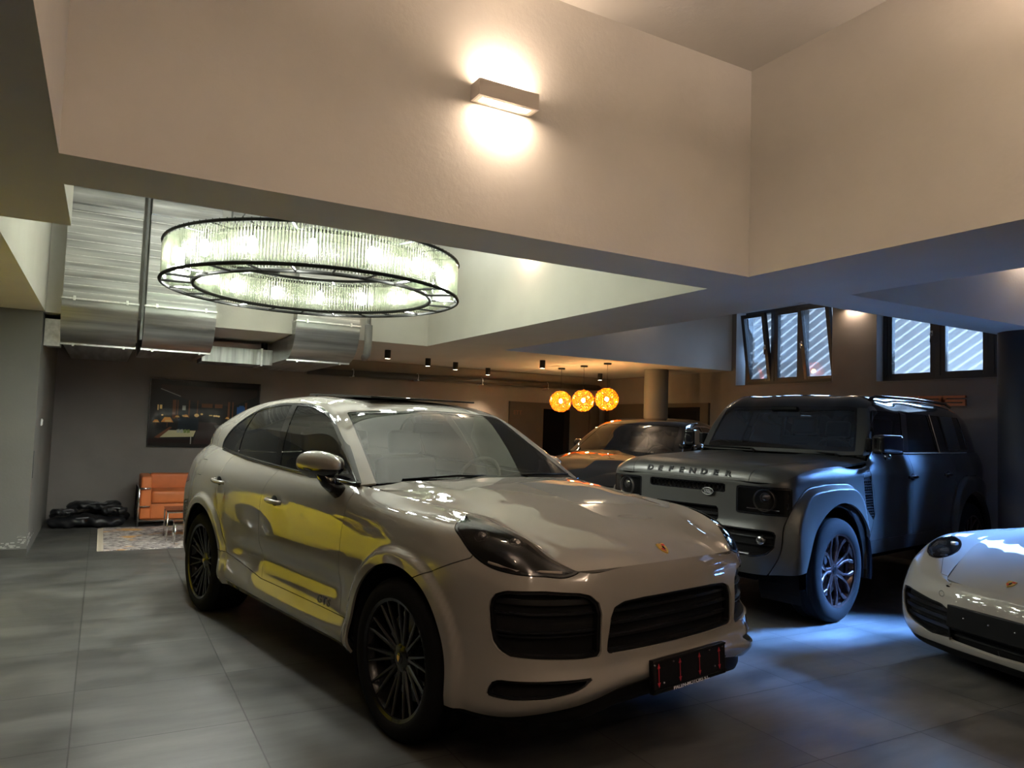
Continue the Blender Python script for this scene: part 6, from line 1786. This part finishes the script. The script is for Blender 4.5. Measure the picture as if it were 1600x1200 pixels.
def build_sports(P, pos, ang, label, rim_m, plate=True):
    root = empty('sports_car', label, 'car', (pos[0], pos[1], 0), R(ang))
    S = SM.grid(SPO_S, 260, 72, disp=spo_disp); S.outward((-1.5, 0, .5))
    H = SM.grid(SPO_H, 70, 40); H.outward((-.2, 0, .2))
    G = SM.grid(SPO_G, 130, 64); G.outward((-1.7, 0, .9))
    AR = ((.0, .335, .372), (-2.45, .345, .382))
    q = S.offset(-.04)
    for ax, az, r in AR: _, q = q.clip(np.hypot(q.V[:, 0] - ax, q.V[:, 2] - az) - r - .01)
    q, _ = q.clip(q.V[:, 2] - .9)
    q.join(q.mirror()).obj('inner_shell', M_DARK, root)
    for ax, az, r in AR:
        _, S = S.clip(np.where(S.V[:, 1] > .45, np.hypot(S.V[:, 0] - ax, S.V[:, 2] - az) - r, 1.0)); arch_liner(root, ax, az, r + .006, .50, .88)
    side = lambda V: V[:, 1] > .5
    hl = poly_sdf([(.595 + .205 * math.cos(a) * .76 + .092 * math.sin(a) * .42, .652 - .205 * math.cos(a) * .42 * .9 + .092 * math.sin(a)) for a in [2 * PI * k / 48 for k in range(48)]])
    fh = lambda V: np.where((V[:, 0] > .2) & (V[:, 1] > .4) & (V[:, 2] > .55), hl(xy(V)), 1.0)
    HL, S = take(S, fh)
    for s in (0, 1):
        mm = (lambda q_: q_.mirror()) if s else (lambda q_: q_); sy = -1 if s else 1
        hr = bpy.data.objects.new('headlight', None); COL.objects.link(hr); hr.parent = root
        a, e = HL.clip(fh(HL.V) + .010)
        mm(a.offset(.004)).obj('lamp_cover', M_LAMPGLASS, hr); mm(e).obj('lamp_seal', M_TRIM, hr, rim=.03)
        mm(a.offset(-.075)).obj('lamp_housing', M_LAMPIN, hr)
        Mx = Matrix.Translation((.615, sy * .650, .728)) @ Matrix.Rotation(sy * R(12), 4, 'Z') @ Matrix.Rotation(R(72), 4, 'Y')
        MB().lathe([(0, .03), (.016, .026), (.028, .012), (.032, 0), (.040, -.004), (.042, -.03)], seg=28, M=Mx).build('projector', M_LENS, hr, smooth=True)
        for k, (dx, dy) in enumerate(((.05, .045), (.05, -.045), (-.05, .05), (-.06, -.035))):
            MB().box(-.016, .016, -.020, .020, -.012, .012, bevel=.006).build('light_block', M_RIMSILVER, hr).location = (.60 + dx, sy * (.652 + dy), .742 - dx * .75)
        MB().tube([(.735, sy * .600, .690), (.70, sy * .66, .700), (.64, sy * .715, .728)], .005, seg=6).build('light_bar', M_RIMSILVER, hr, smooth=True)
    # door, wing, bumper, engine lid
    fd = poly_sdf([(-.53, .24), (-.56, .55), (-.60, .80), (-.56, 1.1), (-1.62, 1.1), (-1.70, .93), (-1.74, .70), (-1.72, .45), (-1.66, .24)])
    FD, S = take(S, lambda V: np.where(side(V) & (V[:, 0] < -.3), fd(xz(V)), 1.0))
    seam = lambda V: np.maximum(V[:, 0] - .45 + .9 * (V[:, 2] - .5) * 0, -(V[:, 0] + 1.1))
    WG, S = take(S, lambda V: np.where(side(V), np.maximum(np.maximum(V[:, 0] - .36 - .35 * (V[:, 2] - .55), -V[:, 0] - 1.0), .30 - V[:, 2]), 1.0) if False else np.where(V[:, 1] > .38, np.maximum(V[:, 0] - (.86 - 1.35 * np.maximum(V[:, 1] - .45, 0)), -V[:, 0] - 1.0) * 1.0, 1.0))
    FB, RB = S.clip(-(S.V[:, 0] + 1.2))
    D = poly_sdf(curve2([(-.60, .945), (-.84, 1.10), (-1.08, 1.205), (-1.45, 1.238), (-1.85, 1.200), (-2.2, 1.115), (-2.42, 1.03), (-2.38, .995), (-1.9, .975), (-1.2, .952)], 90, True))
    WIN, G = G.clip(np.where((G.V[:, 1] > .42), D(xz(G.V)), 1.0))
    GL, TR = WIN.clip(D(xz(WIN.V)) + .014)
    fgl, rgl = GL.clip(-(GL.V[:, 0] + 1.58))
    for s in (0, 1):
        mm = (lambda q_: q_.mirror()) if s else (lambda q_: q_); sy = -1 if s else 1
        d = mm(FD).obj('door', P, root, rim=.015); mm(fgl.offset(-.003)).obj('door_window', M_SIDEGLASS, d)
        handle_bar(d, -1.42, -1.60, .868, .775, .785, sy, P, bulge=.02)
        mm(WG).obj('front_wing', P, root, rim=.012); mm(TR).obj('window_trim', M_TRIM, root, rim=.01); mm(rgl.offset(-.003)).obj('quarter_window', M_PRIVACY, root)
        mirror_pod(root, -.74, sy * .935, .965, sy, P, M_TRIM, length=.20, deep=.15, high=.125, arm=(0, .03), arm_y=.80)
    tl = poly_sdf([(-2.95, .70), (-4, .70), (-4, .775), (-2.95, .80)])
    TL, RB = take(RB, lambda V: tl(xz(V)))
    TL = TL.join(TL.mirror()); TL.obj('tail_light_band', mat('red_light_band', (.25, .008, .008), rough=.1, coat=.5), root, rim=.01)
    two(RB, 'rear_body', P, root, rim=.01)
    # nose openings: side intakes and the long black centre
    yq = lambda V: np.stack([V[:, 1], V[:, 2]], 1)
    si = poly_sdf([(.30, .245), (.30, .425), (.36, .452), (.44, .458), (.56, .478), (.67, .492), (.735, .488), (.755, .44), (.74, .36), (.70, .31), (.60, .272), (.46, .232)])
    fs = lambda V: np.where((V[:, 0] > .6) & (V[:, 1] > .1), si(yq(V)), 1.0)
    SI, FB = FB.clip(fs(FB.V))
    ce = poly_sdf([(-.2, .20), (.306, .225), (.306, .43), (-.2, .43)])
    fc = lambda V: np.where(V[:, 0] > .6, ce(yq(V)), 1.0)
    CE, FB = FB.clip(fc(FB.V))
    LP, FB = FB.clip(np.where(FB.V[:, 0] > .2, FB.V[:, 2] - .178, FB.V[:, 2] - .20))
    FB = FB.islands()[0]; FB.join(FB.mirror()).obj('front_bumper', P, root, rim=.025)
    LP = LP.islands()[0]; LP.join(LP.mirror()).obj('front_lip', M_TRIMMAT, root, rim=.03)
    for s in (0, 1):
        mm = (lambda q_: q_.mirror()) if s else (lambda q_: q_)
        gi = bpy.data.objects.new('side_intake', None); COL.objects.link(gi); gi.parent = root
        mm(SI.offset(-.08)).obj('intake_backing', M_DARK, gi)
        for z in (.42, .365, .31): mm(SI.offset(-.02).clip(np.abs(SI.V[:, 2] - z - .05 * (SI.V[:, 1] - .5)) - .012)[0]).obj('intake_blade', M_MESHBLK, gi, rim=.05)
        mm(SI.clip(fs(SI.V) + .012)[1].offset(-.008)).obj('intake_frame', M_TRIMMAT, gi, rim=.05)
    gi = bpy.data.objects.new('centre_intake', None); COL.objects.link(gi); gi.parent = root
    C2 = CE.join(CE.mirror()); C2.offset(-.07).obj('intake_backing', M_DARK, gi)
    C2.offset(-.015).clip(.30 - C2.V[:, 2])[0].obj('intake_frame', M_TRIMMAT, gi, rim=.04)
    C2.offset(-.03).clip(np.abs(C2.V[:, 2] - .262) - .006)[0].obj('intake_blade', M_MESHBLK, gi, rim=.03)
    if plate:
        t_ = bpy.data.objects.new('plate_holder', None); COL.objects.link(t_); t_.parent = root; t_.location = (1.000, 0, .392); t_.rotation_euler = (0, R(-4), 0)
        MB().box(-.025, .008, -.285, .285, -.068, .072, bevel=.006).build('holder_plate', M_TRIMMAT, t_)
        for y in (-.165, .0, .165): MB().lathe([(0, .013), (.004, .012), (.006, .008)], seg=10, M=Matrix.Translation((0, y, .012)) @ Matrix.Rotation(PI / 2, 4, 'Y')).build('screw', M_CHROME, t_)
    # round tow cover outline
    MB().tube([(.955 + .0, -.365 + .018 * math.cos(a), .512 + .018 * math.sin(a)) for a in [2 * PI * k / 24 for k in range(24)]], .0012, seg=4, closed=True).build('tow_cover_ring', M_TRIM, root)
    H2 = H.join(H.mirror()); y = np.abs(H2.V[:, 1]); x = H2.V[:, 0]
    H2.V[:, 2] -= .010 * smoothstep((.78 - x) / .25) * smoothstep((.26 + (.45 - x) * .10 - y) / .06) * smoothstep((x + .5) / .3)
    H2.obj('bonnet', P, root, rim=.014)
    i = np.argmin((H2.V[:, 1]) ** 2 * 9 + (H2.V[:, 0] - .825) ** 2); p = H2.V[i] + H2.N[i] * .003
    crest(root, tuple(p), tuple(H2.N[i]), (-.85, 0, .5), .060)
    tu, tv = G_knots(SPO_G)
    fw = lambda Q, e_: np.maximum(Q.UV[:, 0] - (tu[2] - .008) + e_, (tv[3] + .006) - Q.UV[:, 1] + e_)
    WS, RF = G.clip(fw(G, 0)); WI, WB = WS.clip(fw(WS, .012))
    WI.join(WI.mirror()).offset(-.003).obj('windscreen', M_CARGLASS, root); WB.join(WB.mirror()).obj('windscreen_border', M_TRIM, root, rim=.01)
    fr = lambda Q: np.maximum(np.maximum((tu[4] + .02) - Q.UV[:, 0], Q.UV[:, 0] - tu[6]), (tv[3] + .03) - Q.UV[:, 1])
    RW, RF = RF.clip(fr(RF)); RW.join(RW.mirror()).obj('rear_window', M_PRIVACY, root)
    RF.join(RF.mirror()).obj('roof', P, root, rim=.01)
    # engine lid closing the tail between the rear wings
    el = [[(-2.9, .55, .95), (-3.08, .44, .925), (-3.2, .25, .92), (-3.22, 0, .92)], [(-2.86, .50, .955), (-3.05, .36, .935), (-3.12, .20, .93), (-3.14, 0, .93)]]
    MB().prism([(-.42, -.66, .90), (-.42, .66, .90), (-.62, .66, .93), (-.62, -.66, .93)], (0, 0, -.03)).build('cowl_panel', M_DARK, root)
    MB().box(-2.6, -.45, -.72, .72, .16, .34).build('cabin_floor', M_DARK, root)
    MB().prism([(-.50, -.70, .88), (-.62, -.70, .92), (-.85, -.70, .90), (-.85, -.70, .6), (-.5, -.70, .6)], (0, 1.4, 0)).build('dashboard', M_SEAT, root)
    steering_wheel(root, -.95, .36, .86, tilt=R(66), r=.18)
    seats(root, (-1.6,), .36, .34, w=.48, zt=1.14)
    MB().box(-2.9, .4, -.5, .5, .13, .22).build('underbody', M_DARK, root)
    for x, w_, r_ in ((0, .25, .338), (-2.45, .30, .350)):
        for s in (-1, 1): wheel(root, 'front_wheel' if x == 0 else 'rear_wheel', x, s * (.905 - w_ / 2 + .01 * (x < 0)), s, r_, w_, r_ - .083, 'open', rim_m)
    return root

def build_dark_suv():
    P = paint('gloss_black_metallic_paint', (0.012, 0.011, 0.011), rough=0.3)
    ss = lambda t: smoothstep(np.asarray(t, float))
    def mp(L):
        A = np.array(L, float)
        A[..., 0] = np.where(A[..., 0] < -1.8, -1.8 + (A[..., 0] + 1.8) * .85, A[..., 0]) * .94
        A[..., 1] *= .88
        z = A[..., 2]
        A[..., 2] = z + .06 * ss((z - .93) / .22) - .045 * ss((z - 1.25) / .35)
        return A
    AR = ((.015 * .94, .385), ((-1.8 - 1.06 * .85) * .94, .385))
    def disp(G):
        x, y, z = G[..., 0], G[..., 1], G[..., 2]
        side = smoothstep((y - .68) / .10)
        for cx, cz in AR: G[..., 1] += .018 * side * (1 - smoothstep((np.hypot(x - cx, z - cz) - .46) / .05))
        return G
    root = empty('crossover_car', 'glossy black SUV with bright window trim half hidden behind the boxy off-roader', 'car', (5.30, 7.20, 0), R(209.5))
    S = SM.grid(mp(CAY_S), 240, 70, disp=disp); S.outward((-1.5, 0, .5))
    H = SM.grid(mp(CAY_H), 60, 40); H.outward((-.2, 0, .3))
    G = SM.grid(mp(CAY_G), 130, 70); G.outward((-1.7, 0, 1.0))
    q = S.offset(-.04)
    for ax, az in AR: _, q = q.clip(np.hypot(q.V[:, 0] - ax, q.V[:, 2] - az) - .455)
    q, _ = q.clip(q.V[:, 2] - 1.05); q.join(q.mirror()).obj('inner_shell', M_DARK, root)
    for ax, az in AR:
        _, S = S.clip(np.where(S.V[:, 1] > .45, np.hypot(S.V[:, 0] - ax, S.V[:, 2] - az) - .44, 1.0)); arch_liner(root, ax, az, .446, .50, .82)
    hl = poly_sdf(rrect(-.27, .26, .84, .965, .04))
    fh = lambda V: np.where((V[:, 1] > .36) & (V[:, 0] > .1), hl(tz(V)), 1.0)
    HL, S = take(S, fh)
    gr = poly_sdf(rrect(-.5, .42, .50, .86, .04)); fg = lambda V: np.where(V[:, 0] > .6, gr(yz(V)), 1.0)
    GR_, S = S.clip(fg(S.V))
    side = lambda V: V[:, 1] > .52
    fd = poly_sdf([(-.56, .30), (-.58, .8), (-.55, 1.4), (-1.50, 1.4), (-1.64, 1.0), (-1.60, .30)]); rd = poly_sdf([(-1.60, .30), (-1.64, 1.0), (-1.50, 1.4), (-2.35, 1.4), (-2.32, .95), (-2.12, .60), (-2.08, .30)])
    FD, S = take(S, lambda V: np.where(side(V) & (V[:, 0] < -.3), fd(xz(V)), 1.0)); RD, S = take(S, lambda V: np.where(side(V) & (V[:, 0] < -.3), rd(xz(V)), 1.0))
    FB, RB = S.clip(-(S.V[:, 0] + 1.2))
    two(FB, 'front_body', P, root, rim=.015); two(RB, 'rear_body', P, root, rim=.015)
    tv = G_knots(mp(CAY_G))[1]; tu = G_knots(mp(CAY_G))[0]
    P2 = np.array([(-.58, 1.20), (-.72, 1.315), (-.93, 1.41), (-1.20, 1.535), (-1.42, 1.585), (-1.78, 1.605), (-2.15, 1.59), (-2.38, 1.53), (-2.54, 1.42), (-2.60, 1.33), (-2.55, 1.29), (-1.9, 1.262), (-1.3, 1.235)])
    D = poly_sdf(curve2(P2, 90, True))
    WIN, G = G.clip(np.where((G.V[:, 1] > .42) & (G.UV[:, 1] < tv[3] - .01), D(xz(G.V)), 1.0))
    GL, TR = WIN.clip(D(xz(WIN.V)) + .022)
    TRM, TRB = TR.clip(-(D(xz(TR.V)) + .010))
    ln = lambda V: V[:, 0] + 1.62 + .25 * (V[:, 2] - 1.2)
    A_, B_ = GL.clip(-ln(GL.V))
    PB_, B_ = B_.clip(-(ln(B_.V)) - .07)
    for s in (0, 1):
        mm = (lambda q_: q_.mirror()) if s else (lambda q_: q_); sy = -1 if s else 1
        d = mm(FD).obj('front_door', P, root, rim=.015); mm(A_.offset(-.004)).obj('front_door_window', M_SIDEGLASS, d); handle_bar(d, -1.32, -1.50, .845, 1.02, 1.03, sy, M_CHROME, bulge=.03)
        d = mm(RD).obj('rear_door', P, root, rim=.015); mm(B_.offset(-.004)).obj('rear_door_window', M_PRIVACY, d); handle_bar(d, -2.05, -2.22, .845, 1.04, 1.05, sy, M_CHROME, bulge=.03)
        mm(PB_).obj('door_pillar', M_TRIM, root)
        mm(TRM).obj('window_rubber', M_TRIM, root); mm(TRB.offset(.002)).obj('chrome_window_trim', M_CHROME, root, rim=.01)
        hr = bpy.data.objects.new('headlight', None); COL.objects.link(hr); hr.parent = root
        mm(HL).obj('lamp_cover', M_LAMPGLASS, hr, rim=.02); mm(HL.offset(-.06)).obj('lamp_housing', M_LAMPIN, hr)
        for k in range(3): MB().lathe([(0, .02), (.02, .012), (.026, 0), (.03, -.02)], seg=20, M=Matrix.Translation((.70 - .09 * k, sy * (.56 + .08 * k), .90)) @ Matrix.Rotation(PI / 2, 4, 'Y')).build('projector', M_LENS, hr, smooth=True)
        mirror_pod(root, -.90 - .12 * (sy < 0), sy * (.885 - .03 * (sy < 0)), 1.30, sy, P, M_TRIM, length=.24, deep=.12, high=.14, arm=(0, .05), arm_y=.80, fold=R(78))
    gi = bpy.data.objects.new('grille', None); COL.objects.link(gi); gi.parent = root
    C2 = GR_.join(GR_.mirror()); C2.offset(-.07).obj('grille_backing', M_DARK, gi)
    for k in range(9): C2.offset(-.02).clip(np.abs(np.abs(C2.V[:, 1]) - .04 - .045 * k) - .005)[0].obj('grille_bar', M_TRIM, gi, rim=.03)
    E_ = GR_.clip(fg(GR_.V) + .014)[1]; E_.join(E_.mirror()).obj('grille_frame', M_RIMSILVER, gi, rim=.03)
    H.join(H.mirror()).obj('bonnet', P, root, rim=.014)
    fw = lambda Q, e_: np.maximum(Q.UV[:, 0] - (tu[2] - .010) + e_, (tv[3] + .004) - Q.UV[:, 1] + e_)
    WS, RF = G.clip(fw(G, 0)); WI, WB = WS.clip(fw(WS, .010))
    WI.join(WI.mirror()).offset(-.003).obj('windscreen', M_CARGLASS, root); WB.join(WB.mirror()).obj('windscreen_border', M_TRIM, root, rim=.01)
    fr = lambda Q: np.maximum((tu[7] + .012) - Q.UV[:, 0], (tv[3] + .02) - Q.UV[:, 1])
    RW, RF = RF.clip(fr(RF)); RW.join(RW.mirror()).obj('rear_window', M_PRIVACY, root)
    RF.join(RF.mirror()).obj('roof', P, root, rim=.012)
    MB().prism([(-.40, -.68, 1.17), (-.40, .68, 1.17), (-.58, .68, 1.20), (-.58, -.68, 1.20)], (0, 0, -.03)).build('cowl_panel', M_DARK, root)
    MB().box(-2.9, -.4, -.70, .70, .30, .50).build('cabin_floor', M_DARK, root)
    MB().prism([(-.48, -.70, 1.16), (-.60, -.70, 1.19), (-.92, -.70, 1.15), (-.95, -.70, .8), (-.48, -.70, .8)], (0, 1.4, 0)).build('dashboard', M_SEAT, root)
    steering_wheel(root, -1.05, .34, 1.14, tilt=R(68)); seats(root, (-1.8,), .34, .58, w=.48, zt=1.42)
    MB().box(-.012, .012, -.11, .11, -.03, .03, bevel=.01, seg=3).build('inner_mirror', M_TRIMMAT, root, smooth=True).location = (-1.10, 0, 1.46)
    MB().box(-3.2, .45, -.5, .5, .22, .34).build('underbody', M_DARK, root)
    for x in (0, -1.8 * .94 - 1.093 * .85 * .94):
        for s in (-1, 1): wheel(root, 'front_wheel' if x == 0 else 'rear_wheel', x, s * (.84 - .13), s, .375, .26, .265, 'open', M_RIMSILVER)
    return root

# ------------------------------------------------------------------ cars
CAY_POS = (2.213, 3.549)
build_coupe_suv()
DEF_POS = (5.3273 - 0.945 * 0.1908, 3.9788 + 0.945 * 0.9816)
build_off_roader()
build_sports(paint('pale_grey_car_paint', (0.25, 0.24, 0.215), rough=0.38), (5.725, 2.342), 170, 'pale grey low sports car with only its nose in view at the right edge', M_RIMSILVER)
build_sports(paint('racing_yellow_car_paint', (0.75, 0.55, 0.01), rough=0.35), (-1.595, 5.40), -86, 'bright yellow low sports car just left of the view, mirrored in the light grey car', M_RIMSILVER, plate=False)
build_dark_suv()
